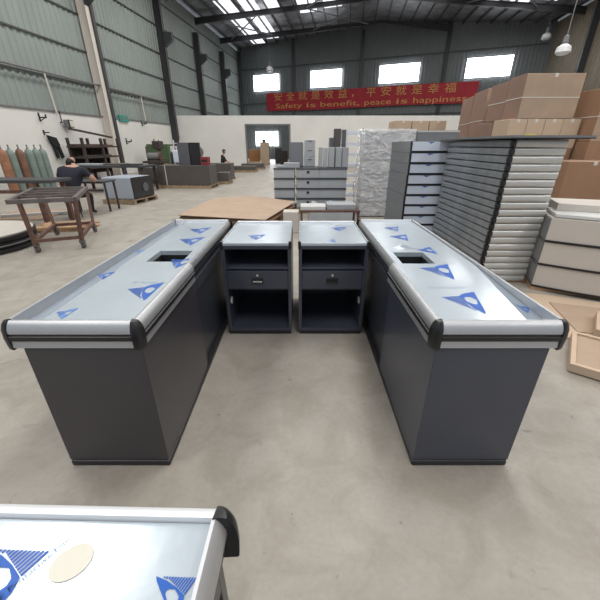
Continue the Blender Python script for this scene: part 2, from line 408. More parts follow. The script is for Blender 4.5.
# left-wall fittings
def on_wall(v, z, off=.12): return W(UL+off, v, z)
e = empty('floodlight', on_wall(15.75, 2.45, .1), 'small floodlight on a bracket high on the white left wall', 'light', rotz=HR)
MB().box(.1, .3, -.2, .2, -.16, .16, 'steel_grey').build('housing', e, bevel=.02)
MB().box(.30, .32, -.16, .16, -.12, .12, 'cream_spot').build('lens', e)
MB().bar((0, -.25, .05), (.1, -.25, .05), .04, .04, 'black').bar((.08, -.25, .05), (.08, -.25, .5), .03, .03, 'black').bar((.08, -.25, .05), (.15, 0, .05), .03, .03, 'black').build('bracket', e)
tag(MB().box(-.02, .06, -.42, .42, -.16, .16, 'exit').box(.06, .065, -.3, -.05, -.1, .1, 'steel_grey').box(.06, .065, .08, .3, -.06, .1, 'steel_grey').build('exit_sign', loc=on_wall(20.3, 2.95), rotz=HR), 'green emergency exit sign on the left wall beside the cream column', 'sign')
wb = [(14.4, 2.62, 'black wall bracket left of the floodlight on white wall'), (22.2, 2.80, 'black wall bracket right of the green exit sign'), (20.2, 1.75, 'black wall bracket low beside the cream column'), (23.3, 1.75, 'black wall bracket above the green cabinet')]
for v, z, lb in wb:
    b = MB(); b.bar((0, 0, 0), (.35, 0, 0), .05, .05, 'black'); b.bar((0, 0, -.15), (0, 0, .18), .08, .04, 'black'); b.bar((.02, 0, -.13), (.28, 0, -.01), .03, .03, 'black')
    b.tube((.33, 0, -.03), (.33, 0, .12), .03, 'black', 8)
    tag(b.build('wall_bracket', loc=on_wall(v, z, .09), rotz=HR), lb, 'bracket', 'black brackets on the left wall')
# black harness hanging on the wall
e = empty('hanging_harness', on_wall(14.75, 2.05, .09), 'black harness with straps hanging from a hook on the left wall', 'harness', rotz=HR)
MB().bar((0, -.35, 0), (.28, -.35, 0), .04, .04, 'black').bar((.02, -.35, -.1), (.02, -.35, .1), .06, .03, 'black').build('hook', e)
b = MB()
b.extrude([(.06, -.35, -.1), (.06, .12, -.2), (.06, .22, -.5), (.06, .0, -.62), (.06, -.2, -.5), (.06, -.28, -.3)], (.10, 0, 0), 'trousers')
b.build('straps', e, bevel=.02)
MB().extrude([(.06, -.16, -.5), (.06, -.02, -.5), (.06, .02, -1.0), (.06, -.10, -1.05)], (.08, 0, 0), 'trousers').build('leg_loop', e)
MB().extrude([(.06, .04, -.5), (.06, .18, -.48), (.06, .3, -.98), (.06, .18, -1.05)], (.08, 0, 0), 'trousers').build('leg_loop', e)

# ================================================================== CHECKOUT COUNTERS
ZT_ = .86
def logo(mb, cx, cy, s, rot, mir, z, mt='blue'):
    """triangular printed mark: striped upper part, solid lower part, round window"""
    def T(p):
        x, y = p; x -= .5; y -= .5; x *= s*mir; y *= s*1.3
        c, d = math.cos(rot), math.sin(rot); return (cx+x*c-y*d, cy+x*d+y*c, z)
    # triangle (0,.75) (1,1) (.62,0); stripes fill the left of it
    a, b_, c_ = (0, .78), (1, 1), (.62, 0)
    ns = 15
    for i in range(ns):
        t0 = i/ns; t1 = t0+.6/ns
        # lines fanning across the left half, parallel to edge a-b
        l0 = (a[0]+(c_[0]-a[0])*t0, a[1]+(c_[1]-a[1])*t0); l1 = (a[0]+(c_[0]-a[0])*t1, a[1]+(c_[1]-a[1])*t1)
        def edge(y): return .452 if y > .3 else (.49+.10*(.3-y)/.3)
        xr = edge(l0[1]+.03)-.003
        if l1[0] > xr-.01: continue
        r0 = (xr, l0[1]+.06*(xr-l0[0])); r1 = (xr, l1[1]+.06*(xr-l1[0]))
        mb.poly([T(l0), T(l1), T(r1), T(r0)], mt)
    # solid right part with a round hole: build as ring fan
    poly = [(.62, .0), (.99, .97), (.62, .90)]
    cc = (.66, .60); rr = .155
    nn = 20
    # outline samples of the solid part as seen from the hole centre
    outl = [(.60, .03), (.66, .10), (.75, .33), (.86, .63), (1., 1.), (.80, .955), (.62, .91), (.46, .80), (.46, .55), (.50, .30)]
    m = len(outl); ring = []
    for i, q in enumerate(outl):
        ang = math.atan2(q[1]-cc[1], q[0]-cc[0]); ring.append((cc[0]+rr*math.cos(ang), cc[1]+rr*math.sin(ang)*1.1))
    for i in range(m):
        j = (i+1) % m; mb.poly([T(outl[i]), T(outl[j]), T(ring[j]), T(ring[i])], mt)
def film_text(mb, txt, cx, cy, size, rot, z):
    vs, fs = text_mesh(txt, size); c, d = math.cos(rot), math.sin(rot)
    mb.add([(cx+v.x*c-v.y*d, cy+v.x*d+v.y*c, z) for v in vs], fs, 'textb')

UP = [(0, .817), (.006, .825), (.005, .842), (-.002, .858), (-.012, .871), (-.022, .878), (-.033, .877), (-.036, .817)]
BL = [(.004, .787), (.011, .792), (.011, .812), (.004, .817), (-.03, .817), (-.03, .787)]
LO = [(0, .750), (.006, .754), (.004, .787), (-.03, .787), (-.03, .746), (-.010, .746)]
def rail(mb, a, b, nrm, prof, m, dz=0):
    nx, ny = nrm
    mb.extrude([(a[0]+nx*o, a[1]+ny*o, z+dz) for o, z in prof], (b[0]-a[0], b[1]-a[1], 0), m)

def cap(e, x, y, sx, sy):
    """rounded black plastic corner: (x,y) the outer corner, sx,sy pointing outwards"""
    b = MB(); r = .034; n = 7; cx, cy = x-sx*r, y-sy*r
    pr = [(.004, .742), (.008, .748), (.0115, .80), (.009, .840), (.001, .864), (-.009, .877), (-.022, .880)]
    vs = []; fs = []
    for o, z in pr:
        for i in range(n+1):
            t = PI/2*i/n; rad = max(r+o, .003)
            vs.append((cx+sx*rad*math.cos(t), cy+sy*rad*math.sin(t), z))
        vs.append((cx-sx*.003, cy-sy*.003, z))
    w = n+2
    for k in range(len(pr)-1):
        for i in range(w): fs.append((k*w+i, k*w+(i+1) % w, (k+1)*w+(i+1) % w, (k+1)*w+i))
    fs.append(tuple(range(w))[::-1]); fs.append(tuple(range((len(pr)-1)*w, len(pr)*w)))
    b.add(vs, fs, 'black')
    return b.build('corner_cap', e, smooth=True)

def counter(xi, s, y0, L, wd, hole, label, body='panel', logos=(), texts=(), wedge=False, cutout=True, b0=.005, b1=.535):
    """xi: x of the inner edge; s=+1 body extends to +x, -1 to -x"""
    e = empty('checkout_counter', (xi+s*wd/2, y0+L/2, 0), label, 'counter')
    ox, oy = xi+s*wd/2, y0+L/2
    X = lambda x: xi+s*x-ox
    Y = lambda y: y0+y-oy
    def bx(mb, a, b, c, d, z0, z1, m):
        xa, xb = sorted((X(a), X(b))); return mb.box(xa, xb, Y(c), Y(d), z0, z1, m)
    k = MB(); bx(k, b0-.006, b1+.006-.012, -.006, L-.02, 0, .036, 'kick'); k.build('kick_plate', e, bevel=.008)
    k = MB(); bx(k, b0, b1, .003, .82, .036, .745, body); k.build('end_cabinet', e, bevel=.003)
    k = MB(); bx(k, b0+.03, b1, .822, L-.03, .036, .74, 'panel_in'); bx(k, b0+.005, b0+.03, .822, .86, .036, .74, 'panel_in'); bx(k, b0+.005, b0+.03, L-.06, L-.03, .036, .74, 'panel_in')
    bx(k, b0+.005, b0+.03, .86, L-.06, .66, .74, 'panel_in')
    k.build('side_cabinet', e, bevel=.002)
    # rails all round, inner far side set in a little
    ya, yb = .0, L
    yk = .80
    up = MB(); bl = MB(); lo = MB()
    c_ = .036
    P = lambda x, y: (X(x), Y(y))
    segs = [(P(c_, 0), P(wd-c_, 0), (0, -1)), (P(wd, c_), P(wd, L-c_), (s, 0)), (P(wd-c_, L), P(c_, L), (0, 1)), (P(0, yk), P(0, c_), (-s, 0))]
    for a, b, n_ in segs:
        rail(up, a, b, n_, UP, 'alu_highlight' if n_ == (0, 1) else 'alu'); rail(bl, a, b, n_, BL, 'black'); rail(lo, a, b, n_, LO, 'alu')
    UPs = [(o*.7, z) for o, z in UP]
    rail(up, P(.016, L-c_), P(.016, yk+.002), (-s, 0), UPs, 'alu'); rail(lo, P(.022, L-c_), P(.022, yk+.002), (-s, 0), [(0, .765), (0, .806), (-.03, .806), (-.03, .765)], 'panel_in')
    up.build('upper_rail', e, smooth=True); bl.build('bumper_strip', e, smooth=True); lo.build('lower_rail', e, smooth=True)
    # worktop with scanner opening and lowered outer side
    t = MB(); z0, z1 = .830, .862
    xs = wd-.165
    xm = .036
    yn, yf = .036, L-.036
    xin = xm
    if cutout:
        ha, hb, hc, hd = hole
        bx(t, xin, xs, yn, hc, z0, z1, 'film'); bx(t, xin, xs, hd, yf, z0, z1, 'film'); bx(t, xin, ha, hc, hd, z0, z1, 'film'); bx(t, hb, xs, hc, hd, z0, z1, 'film')
    else: bx(t, xin, xs, yn, yf, z0, z1, 'film')
    t.build('worktop', e)
    g = MB(); xo = wd-.037
    if wedge:      # outer flank: flush at the far end, dropping and widening towards the near end
        yw = .80; d = .035
        g.add([(X(xs), Y(yn), z1), (X(xo), Y(yn), z1-d), (X(xo), Y(yw), z1), (X(xs), Y(yw), z1), (X(xs), Y(yn), z0-.03), (X(xo), Y(yn), z0-.03), (X(xo), Y(yw), z0-.03), (X(xs), Y(yw), z0-.03)],
              [(4, 5, 6, 7), (0, 1, 5, 4), (1, 2, 6, 5), (2, 3, 7, 6), (3, 0, 4, 7)], 'film_side')
        g.add([(X(xs), Y(yn), z1), (X(xo), Y(yn), z1-d), (X(xo), Y(yw), z1)], [(0, 1, 2)], 'film_side')
        g.add([(X(xs), Y(yn), z1), (X(xo), Y(yw), z1), (X(xs), Y(yw), z1)], [(0, 1, 2)], 'film')
        bx(g, xs, xo, yw, yf, z0-.03, z1, 'film')
        g.build('side_flank', e)
    else:
        bx(g, xs, xs+.012, yn, yf, .79, z1, 'film'); bx(g, xs+.012, xo, yn, yf, .79, .828, 'film_side'); g.build('side_trough', e)
    if cutout:
        h = MB(); bx(h, ha, hb, hc-.004, hc, .741, z0, 'hole'); bx(h, ha, hb, hd, hd+.004, .741, z0, 'hole'); bx(h, ha-.004, ha, hc, hd, .741, z0, 'hole'); bx(h, hb, hb+.004, hc, hd, .741, z0, 'hole'); bx(h, ha, hb, hc, hd, .7405, .745, 'hole')
        h.build('scanner_well', e)
    for (x, y, sx, sy) in ((0, 0, -1, -1), (wd, 0, 1, -1), (wd, L, 1, 1), (0, L, -1, 1)):
        cap(e, X(x), Y(y), sx*s, sy)
    if not s: pass
    for (px, py, sz, rot, mir) in logos: f = MB(); logo(f, px-ox, py-oy, sz, rot, mir, z1+.0012); f.build('film_print', e, solid=False)
    for (tx, px, py, sz, rot) in texts: f = MB(); film_text(f, tx, px-ox, py-oy, sz, rot, z1+.0012); f.build('film_text', e, solid=False)
    return e, X, Y

# left counter
cl, XL, YL = counter(-.70, -1, 1.238, 2.182, .605, (.09, .33, .87, 1.12), 'left charcoal checkout counter with long filmed steel top and square opening',
    logos=[(-.92, 2.98, .19, .1, 1), (-.89, 2.62, .20, .1, 1), (-.80, 2.08, .17, -.1, 1), (-.83, 1.60, .18, .25, 1), (-1.17, 1.84, .10, .2, 1)], texts=[('PE  Protective Film', -.85, 1.735, .026, -.05)])
f = MB(); logo(f, -1.09+1.0025, 1.35-2.329, .085, .2, 1, .8635, 'blue2'); f.build('film_print', cl, solid=False); f = MB(); logo(f, -1.235+1.0025, 2.45-2.329, .07, 0, 1, .8292, 'blue2'); f.build('film_print', cl, solid=False)
# right counter
cr, XR, YR = counter(.585, 1, 1.238, 2.182, .59, (.09, .305, .83, 1.08), 'right slate-grey checkout counter with filmed steel top and sloping outer side', body='panel_b', wedge=True, b0=.022, b1=.532,
    logos=[(.86, 3.05, .16, 0, 1), (.85, 2.73, .17, .1, 1), (.945, 2.35, .14, .25, 1), (.865, 1.91, .21, .05, 1), (.83, 1.47, .20, .05, 1)], texts=[('PE  Protective Film', .93, 2.06, .028, 0.0), ('PE  Protective Film', .80, 1.66, .026, 0.02)])
def flankz(x, y): 
    xs, xo = .585+.425, .585+.553; yn, yw = 1.274, 2.038
    # plane through (xs,yn,.852) (xo,yn,.817) (xo,yw,.852)
    return .862-.035*(x-xs)/(xo-xs)+.035*(y-yn)/(yw-yn)
f = MB()
logo(f, 1.085, 1.43, .075, -.35, 1, 0)
f.v = [(x-.88, y-2.329, flankz(x, y)+.0015) for x, y, z in f.v]
for i, mt in enumerate(f.mats): pass
f.build('film_print', cr, solid=False)
# torn film scrap beside the right opening
f = MB(); f.add([(-.18, .095, .864), (-.10, .14, .880), (-.04, .11, .868), (.0, .08, .864), (-.09, .07, .864), (-.13, .10, .873)], [(0, 5, 1), (1, 5, 2), (2, 5, 4), (2, 4, 3), (0, 4, 5)], 'film_side'); f.build('torn_film', cr, solid=False)
# third counter under the camera
ct, X3, Y3 = counter(-.166, -1, -1.742, 2.205, .72, (.1, .3, .8, 1.05), 'nearest counter, only the far end of its filmed steel top in view', cutout=False, b0=.03, b1=.66)
ct.rotation_euler.z = R(-1.3)
o3 = (-.526, -.6395)
def L3(x, y): return x-o3[0], y-o3[1]
a = L3(-.565, .345); f = MB(); logo(f, a[0], a[1], .105, R(238), 1, .8635); f.build('film_print', ct, solid=False)
a = L3(-.245, .318); f = MB(); logo(f, a[0], a[1], .065, R(238), 1, .8635); f.build('film_print', ct, solid=False)
a = L3(-.512, .340); f = MB(); film_text(f, 'PE Protective Film', a[0], a[1], .0165, R(60), .8635); f.build('film_text', ct, solid=False)
f = MB(); a = L3(-.450, .352); f.add([(a[0]+.034*math.cos(t)*1.0-.008*math.sin(t), a[1]+.030*math.sin(t)+.012*math.cos(t), .8638) for t in [2*PI*i/24 for i in range(24)]], [tuple(range(24))], 'cream_spot')
f.build('oval_sticker', ct, solid=False)['label'] = 'pale cream oval sticker'

# ================================================================== CASH CABINETS
def cabinet(x0, x1, y0, y1, label, lg, handle_ch, grx):
    ox, oy = (x0+x1)/2, (y0+y1)/2; w = (x1-x0)/2; d = (y1-y0)/2
    e = empty('cash_cabinet', (ox, oy, 0), label, 'cabinet', 'small cash cabinets')
    MB().box(-w+.008, w-.008, -d+.006, d-.01, 0, .036, 'kick').build('kick_plate', e, bevel=.004)
    t = .028
    b = MB(); b.box(-w, -w+t, -d, d, .036, .83, 'panel_b'); b.box(w-t, w, -d, d, .036, .83, 'panel_b'); b.box(-w+t, w-t, d-.02, d, .036, .83, 'panel_b'); b.box(-w+t, w-t, -d, d-.02, .036, .066, 'panel_b')
    b.box(-w+t, w-t, -d, -d+.02, .800, .83, 'panel_b')
    b.build('cabinet_body', e, bevel=.002)
    MB().box(-w+t, w-t, -d+.012, d-.02, .625, .645, 'panel_b').build('shelf', e)
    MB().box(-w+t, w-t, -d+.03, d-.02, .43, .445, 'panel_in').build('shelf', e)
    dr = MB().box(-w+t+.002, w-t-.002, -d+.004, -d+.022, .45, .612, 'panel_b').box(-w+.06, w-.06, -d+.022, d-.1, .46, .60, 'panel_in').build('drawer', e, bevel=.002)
    h = MB(); h.box(-.048, .048, -d-.002, -d+.004, .505, .548, 'black'); h.box(-.04, .04, -d-.016, -d-.002, .515, .528, handle_ch); h.box(-.046, -.038, -d-.016, -d, .512, .54, 'black'); h.box(.038, .046, -d-.016, -d, .512, .54, 'black')
    h.build('handle', dr, bevel=.002)
    h = MB(); h.tube((0, -d+.004, .575), (0, -d-.006, .575), .010, 'chrome', 12); h.build('lock', dr, smooth=True)
    h = MB(); gx = -w+t if grx < 0 else w-t; sg = 1 if grx < 0 else -1
    h.tube((gx, -d+.10, .30), (gx+sg*.006, -d+.10, .30), .034, 'white', 16); h.build('cable_grommet', e)
    MB().box(-w+.012, w-.012, -d+.012, d-.035, .836, .850, 'film').build('worktop', e)
    r = MB()
    for sx in (-1, 1):
        r.extrude([(sx*w, -d+.02, .83), (sx*w, -d+.02, .852), (sx*(w-.006), -d+.02, .862), (sx*(w-.012), -d+.02, .862), (sx*(w-.012), -d+.02, .83)], (0, 2*d-.02, 0), 'alu')
    r.box(-w+.012, w-.012, d-.035, d, .83, .866, 'alu_highlight')
    r.box(-w+.0, w-.0, -d-.002, -d+.012, .83, .851, 'film')
    r.build('edge_rail', e, bevel=.001)
    for sx in (-1, 1):
        MB().box(min(sx*(w-.02), sx*(w+.004)), max(sx*(w-.02), sx*(w+.004)), -d-.008, -d+.02, .80, .866, 'black').build('corner_cap', e, bevel=.006)
    for (px, py, sz, rot) in lg: f = MB(); logo(f, px-ox, py-oy, sz, rot, 1, .8515); f.build('film_print', e, solid=False)
cabinet(-.645, -.073, 2.602, 3.395, 'left cash cabinet with open shelf, charcoal drawer and chrome pull', [(-.385, 2.80, .15, -.1)], 'chrome', -1)
cabinet(-.012, .560, 2.602, 3.395, 'right cash cabinet with open shelf, charcoal drawer and black pull', [(.36, 3.10, .15, -.2), (.27, 2.67, .07, .3)], 'black', 1)

# ================================================================== RIGHT SIDE STACKS
# C: stack of long panels, pale rounded near ends, grey long sides
def panel_layer(h, w, d):
    e = empty('packed_board', (0, 0, 0), 'x', 'panel')
    n = 6
    # near end: rounded nose
    pf = [(-d/2, .003)]+[(-d/2-.016*math.sin(PI*i/n), .003+(h-.005)*(1-math.cos(PI*i/n))/2) for i in range(1, n)]+[(-d/2, h-.002)]
    pf = [(-d/2+.02, .003)]+pf[0:]+[(-d/2+.02, h-.002)]
    MB().extrude([(-w/2+.03, y, z) for y, z in pf], (w-.045, 0, 0), 'ridge_l').build('end_moulding', e, smooth=True)
    ps = [(-w/2+.02, .003)]+[(-w/2+.006-.012*math.sin(PI*i/n), .003+(h-.005)*(1-math.cos(PI*i/n))/2) for i in range(1, n)]+[(-w/2+.02, h-.002)]
    MB().extrude([(x, -d/2+.03, z) for x, z in ps], (0, d-.03, 0), 'ridge_d').build('side_moulding', e, smooth=True)
    MB().box(-w/2+.02, w/2-.015, -d/2+.02, d/2, .002, h-.002, 'grey_m').build('board', e)
    b = MB(); b.lathe([(.012, .004), (.030, .014), (.033, h/2), (.030, h-.014), (.012, h-.006)], 'black', 12, at=(-w/2+.012, -d/2+.008, 0)); b.build('corner_cap', e, smooth=True)
    return e
NC = 20; hC = .0805
src = panel_layer(hC, .59, 1.66)
for i in range(NC):
    o = src if i == 0 else copy_tree(src)
    k = NC-1-i
    o.location = (2.525+random.uniform(-.004, .004)+.0015*i, 4.70+random.uniform(-.006, .006), .012+hC*i)
    tag(o, '%s board%s in the pale-ended stack behind the right counter' % (ORD[k], '' if k == 0 else ' from the top'), 'board', 'boards stacked in the pale-ended tower')
tag(MB().box(-.40, .46, -.95, .95, .002, .012, 'black').box(-.40, .46, -.95, .95, .012, .034, 'grey_m').build('cover_sheet', loc=(2.57, 4.72, .014+hC*NC), rotz=R(1)), 'dark cover sheet lying on top of the pale-ended panel tower', 'sheet')
tag(MB().box(-.33, .33, -.85, .85, 0, .010, 'card_d').build('floor_board', loc=(2.53, 4.70, 0)), 'thin brown board under the pale-ended panel tower', 'board')
tag(MB().box(-.05, .05, -.03, .03, 0, .02, 'yellow').build('sticky_note', loc=(2.62, 4.2, .050+hC*NC)), 'small yellow label lying on the dark cover sheet', 'label')

# B: stack of units with bluish white fronts
def wb_layer(h, w, d):
    e = empty('shelf_unit', (0, 0, 0), 'x', 'unit')
    MB().box(-w/2, w/2, -d/2+.02, d/2, .001, h-.001, 'grey_m').build('body', e)
    MB().box(-w/2+.02, w/2-.02, -d/2, -d/2+.019, .025, h-.008, 'white_blue').build('front_panel', e, bevel=.002)
    MB().box(-w/2-.006, w/2+.006, -d/2-.012, -d/2+.018, .001, .023, 'black').box(-w/2-.012, -w/2+.008, -d/2-.012, -d/2+.018, .023, h-.001, 'black').build('front_strip', e)
    f = MB(); f.poly([(-.08, -d/2-.001, h-.012), (.03, -d/2-.001, h-.012), (-.03, -d/2-.001, h-.035)], 'blue'); f.build('film_print', e, solid=False)
    return e
src = wb_layer(.160, .66, 1.2)
for i in range(10):
    o = src if i == 0 else copy_tree(src)
    k = 9-i
    o.location = (2.05+random.uniform(-.006, .006)+.0, 6.22, .010+.161*i)
    tag(o, '%s unit%s in the stack with bluish-white fronts and black strips' % (ORD[k], '' if k == 0 else ' from the top'), 'unit', 'units stacked with bluish-white fronts')

# A: wrapped tower
def long_unit(h, w, d, m='grey_box', groove=True):
    e = empty('counter_section', (0, 0, 0), 'x', 'counter section')
    MB().box(-w/2, w/2, -d/2, d/2, .03, h-.004, m).build('body', e, bevel=.01)
    MB().box(-w/2+.004, w/2-.004, -d/2+.004, d/2-.004, 0, .03, 'grey_d').build('base', e)
    MB().box(-w/2-.004, w/2+.004, -d/2-.008, -d/2, h-.045, h-.012, 'ridge_l').build('edge_rail', e)
    return e
src = long_unit(.305, 1.05, .62)
for i in range(6):
    o = src if i == 0 else copy_tree(src); k = 5-i
    o.location = (1.95+.012*(i % 2), 8.35, .02+.307*i)
    tag(o, '%s grey counter section%s inside the stretch-wrapped tower' % (ORD[k], '' if k == 0 else ' from the top'), 'counter section', 'counter sections in the wrapped tower')
# upper sections run on to the right behind
src = long_unit(.305, .92, .62, 'grey_m')
for i in range(6):
    o = src if i == 0 else copy_tree(src); k = 5-i
    o.location = (3.03, 8.40, .02+.307*i)
    tag(o, '%s section%s in the unwrapped grey stack right of the stretch-wrapped tower' % (ORD[k], '' if k == 0 else ' from the top'), 'counter section', 'grey sections right of the wrapped tower')
# the wrap
vs = []; fs = []; nz = 22; loop = []
x0, x1, ya, yb = 1.395, 2.50, 7.99, 8.70
for i in range(14): loop.append((x0+(x1-x0)*i/14, ya, 0, -1))
for i in range(8): loop.append((x1, ya+(yb-ya)*i/8, 1, 0))
for i in range(14): loop.append((x1-(x1-x0)*i/14, yb, 0, 1))
for i in range(8): loop.append((x0, yb-(yb-ya)*i/8, -1, 0))
nl = len(loop)
for k in range(nz+1):
    z = .03+1.86*k/nz
    for i, (x, y, nx, ny) in enumerate(loop):
        o = .012+.018*random.random()
        if nx < 0 or (i < 3): o += .05*math.exp(-((z-.65)/.45)**2)
        vs.append((x+nx*o, y+ny*o*.5, z))
for k in range(nz):
    for i in range(nl): fs.append((k*nl+i, k*nl+(i+1) % nl, (k+1)*nl+(i+1) % nl, (k+1)*nl+i))
w_ = MB(); w_.add(vs, fs, 'wrap'); tag(w_.build('stretch_wrap', solid=False, smooth=True), 'clear crinkled stretch wrap around the tall grey tower', 'plastic wrap')

# D: curved cream counter fronts
def curved_unit(h, R_=2.6, span=.62, d=.55, m='cream'):
    e = empty('curved_counter', (0, 0, 0), 'x', 'counter')
    n = 14; fr = []; bk = []
    for i in range(n+1):
        x = i/n*1.55; bow = .13*math.sin(PI*(x/1.55)*.9+.05)
        fr.append((x, -bow)); bk.append((x, .55))
    out = fr+bk[::-1]
    MB().extrude([(x, y, .022) for x, y in out], (0, 0, h-.026), m).build('body', e)
    st = MB(); o2 = [(x-.004, y-.014) for x, y in fr]+[(x-.004, y) for x, y in bk[::-1]]
    st.extrude([(x, y, .002) for x, y in o2], (0, 0, .020), 'black'); st.build('bumper_strip', e)
    MB().box(-.012, -.001, .0, .53, .03, h-.01, 'grey_m').build('end_panel', e)
    return e
src = curved_unit(.268)
for i in range(3):
    o = src if i == 0 else copy_tree(src); k = 2-i
    o.location = (2.775-.004*i, 3.66, .040+.270*i); o.rotation_euler.z = R(-23)
    tag(o, ['lowest', 'middle', 'highest'][i]+' of the three cream curved counter fronts stacked at the right edge', 'counter', 'cream curved counters stacked at right')
t = MB(); o_ = []
for i in range(15):
    x = i/14*1.5+.02; o_.append((x, -.11*math.sin(PI*(x/1.55)*.9+.05)))
t.extrude([(x, y, 0) for x, y in o_]+[(1.52, .5, 0), (.02, .5, 0)], (0, 0, .03), 'white_pan')
tag(t.build('curved_slab', loc=(2.79, 3.68, .853), rotz=R(-23)), 'pale curved top panel lying on the cream counter stack', 'panel')
t = MB(); t.extrude([(0, 0, 0), (1.5, -.1, 0), (1.6, .6, 0), (.0, .5, 0)], (0, 0, .075), 'cream')
tag(t.build('packing_slab', loc=(2.97, 3.90, .8845), rotz=R(-23)), 'cream boxed slab resting at the back of the cream curved stack', 'slab')
tag(MB().extrude([(2.76, 3.64, 0), (4.25, 2.95, 0), (4.55, 3.65, 0), (3.02, 4.25, 0)], (0, 0, .038), 'wood').build('base_board'), 'thin timber board under the cream curved counters', 'board')

# floor cardboard
def sheet(name, pts, z, th, m, label, cat):
    return tag(MB().extrude([(x, y, z) for x, y in pts], (0, 0, th), m).build(name), label, cat)
sheet('cardboard_sheet', [(1.35, 2.75), (2.42, 2.52), (2.78, 2.42), (3.6, 2.45), (3.75, 3.05), (2.72, 3.50), (1.6, 3.6)], .001, .008, 'card2', 'flattened cardboard sheet on the floor in front of the cream stack', 'cardboard sheet')
sheet('cardboard_sheet', [(2.55, 2.62), (3.5, 2.35), (3.7, 2.9), (2.72, 3.25)], .010, .008, 'card', 'smaller cardboard sheet overlapping the large one beside the cream stack', 'cardboard sheet')
def tray(name, loc, rz, w, d, h, label):
    e = empty(name, loc, label, 'panel', 'open panels on the floor at right', rotz=rz)
    MB().box(-w/2, w/2, -d/2, d/2, 0, h*.75, 'card').build('infill', e)
    b = MB(); t = .035
    b.box(-w/2-t, -w/2, -d/2-t, d/2+t, 0, h, 'card2'); b.box(w/2, w/2+t, -d/2-t, d/2+t, 0, h, 'card2'); b.box(-w/2, w/2, -d/2-t, -d/2, 0, h, 'card2'); b.box(-w/2, w/2, d/2, d/2+t, 0, h, 'card2')
    b.build('frame', e, bevel=.004)
tray('framed_board', (2.50, 2.08, .0095), R(52), .55, .62, .07, 'pale-framed cardboard panel on the floor nearest the right counter')
tray('framed_board', (2.98, 2.52, .020), R(50), .40, .5, .08, 'pale-framed panel lying on the cardboard, further right of the other')

# ================================================================== CARTONS
def carton(x, y, z, w, d, h, label, rz=0, m='card', side=None, strap=False, tape=True, group='large cartons piled on the right'):
    """x,y = near-left corner before rotation"""
    b = MB(); b.box(0, w, 0, d, 0, h, m)
    if side:
        k = b.mi(side); b.m[4] = k
    # flap lines on top
    o = b.build('cardboard_box', loc=(x, y, z), rotz=rz, bevel=.008)
    tag(o, label, 'box', group)
    if tape: MB().box(w/2-.03, w/2+.03, -.0015, d+.0015, h-.06, h+.0015, 'tape').build('packing_tape', o)
    if strap:
        s = MB(); zz = h*.48
        s.box(-.003, w+.003, -.004, -.001, zz-.008, zz+.008, 'tape'); s.box(-.004, -.001, -.003, d+.003, zz-.008, zz+.008, 'tape')
        if strap == 2: s.box(-.004, -.001, d*.45, d*.45+.016, 0, h, 'tape')
        s.build('strap', o)
    return o
carton(4.33, 7.50, 2.04, 1.12, .58, .76, 'large upper carton with a white strap, front of the high pile', side='card_p', strap=1)
carton(4.33, 8.09, 2.04, 1.12, .68, .72, 'large carton directly behind the strapped upper carton', m='card_p', strap=1)
xs_ = [4.20, 4.56, 4.92, 5.28]
for i, x in enumerate(xs_):
    carton(x, 7.50, 1.50, .352, .60, .535, 'small carton in the row under the strapped carton, %s from the left' % ['first', 'second', 'third', 'last'][i], m='card2', group='small cartons under the strapped one')
for i, x in enumerate((4.20, 4.92)):
    carton(x, 7.50, .13, .70, .60, 1.368, 'tall brown carton at the bottom of the pile, %s' % ['left of the pair', 'right of the pair'][i], m='card_d')
carton(4.20, 8.12, .13, 1.42, .72, 1.88, 'huge reddish carton behind the small carton row', m='card_p')
carton(4.42, 9.10, 1.49, .90, .95, 1.28, 'tall carton just left behind the strapped upper carton', rz=HR, m='card', side='card_p', strap=1)
carton(4.55, 10.07, 1.49, .90, .95, 1.24, 'reddish carton at the left end of the high pile', rz=HR, m='card_p', strap=1)
carton(4.36, 9.10, .13, 1.0, 1.95, 1.355, 'long reddish carton carrying the two left cartons of the high pile', rz=HR, m='card_p')
carton(3.62, 9.35, .13, .66, .9, 1.62, 'lower brown carton left of the high pile, behind the grey stacks', rz=HR, m='card_p')
carton(5.70, 7.20, 1.62, 1.3, 1.25, .92, 'large strapped carton at the right edge of the photo', m='card', side='card_d', strap=1)
carton(5.68, 7.18, .13, 1.35, 1.30, 1.485, 'huge dark brown carton at the right edge under the strapped one', m='card_d')
carton(4.78, 6.35, .13, .88, .78, 1.17, 'dark brown carton standing just behind the cream curved stack', m='card_d', rz=R(-8))
# far pale boxes above the wrapped tower
for i, x in enumerate((2.85, 3.37, 3.89)):
    carton(x, 11.2, 1.72, .50, .8, .50, 'pale box seen above the wrapped tower, %s of three' % ['leftmost', 'middle', 'rightmost'][i], m='card2', group='pale boxes above the wrapped tower')
carton(2.85, 11.2, .13, 1.54, .8, 1.585, 'broad carton carrying the three pale boxes behind the tower', m='card2', group=None) if False else carton(2.85, 11.2, .13, 1.54, .8, 1.585, 'broad carton carrying the three pale boxes behind the tower', m='card2')
def pallet(x, y, w, d, rz, label, m='pallet', h=.125):
    e = empty('wooden_pallet', (x, y, 0), label, 'pallet', 'wooden pallets', rotz=rz)
    b = MB(); n = max(4, int(w/.17))
    for i in range(n):
        xa = -w/2+(w-.1)*i/(n-1); b.box(xa, xa+.1, -d/2, d/2, h-.022, h, m)
    b.build('deck_boards', e)
    for yy in (-d/2, -.045, d/2-.09):
        MB().box(-w/2, w/2, yy, yy+.09, .0, h-.022, m).build('bearer', e)
pallet(4.92, 7.9, 1.5, .85, 0, 'pallet under the front of the high carton pile')
pallet(4.91, 8.60, 1.4, .48, 0, 'pallet under the rear of the high carton pile')
pallet(4.99, 10.00, 1.0, 1.85, HR, 'pallet under the two left cartons of the high pile')
pallet(4.01, 9.75, .66, .9, HR, 'pallet under the lower brown carton left of the high pile')
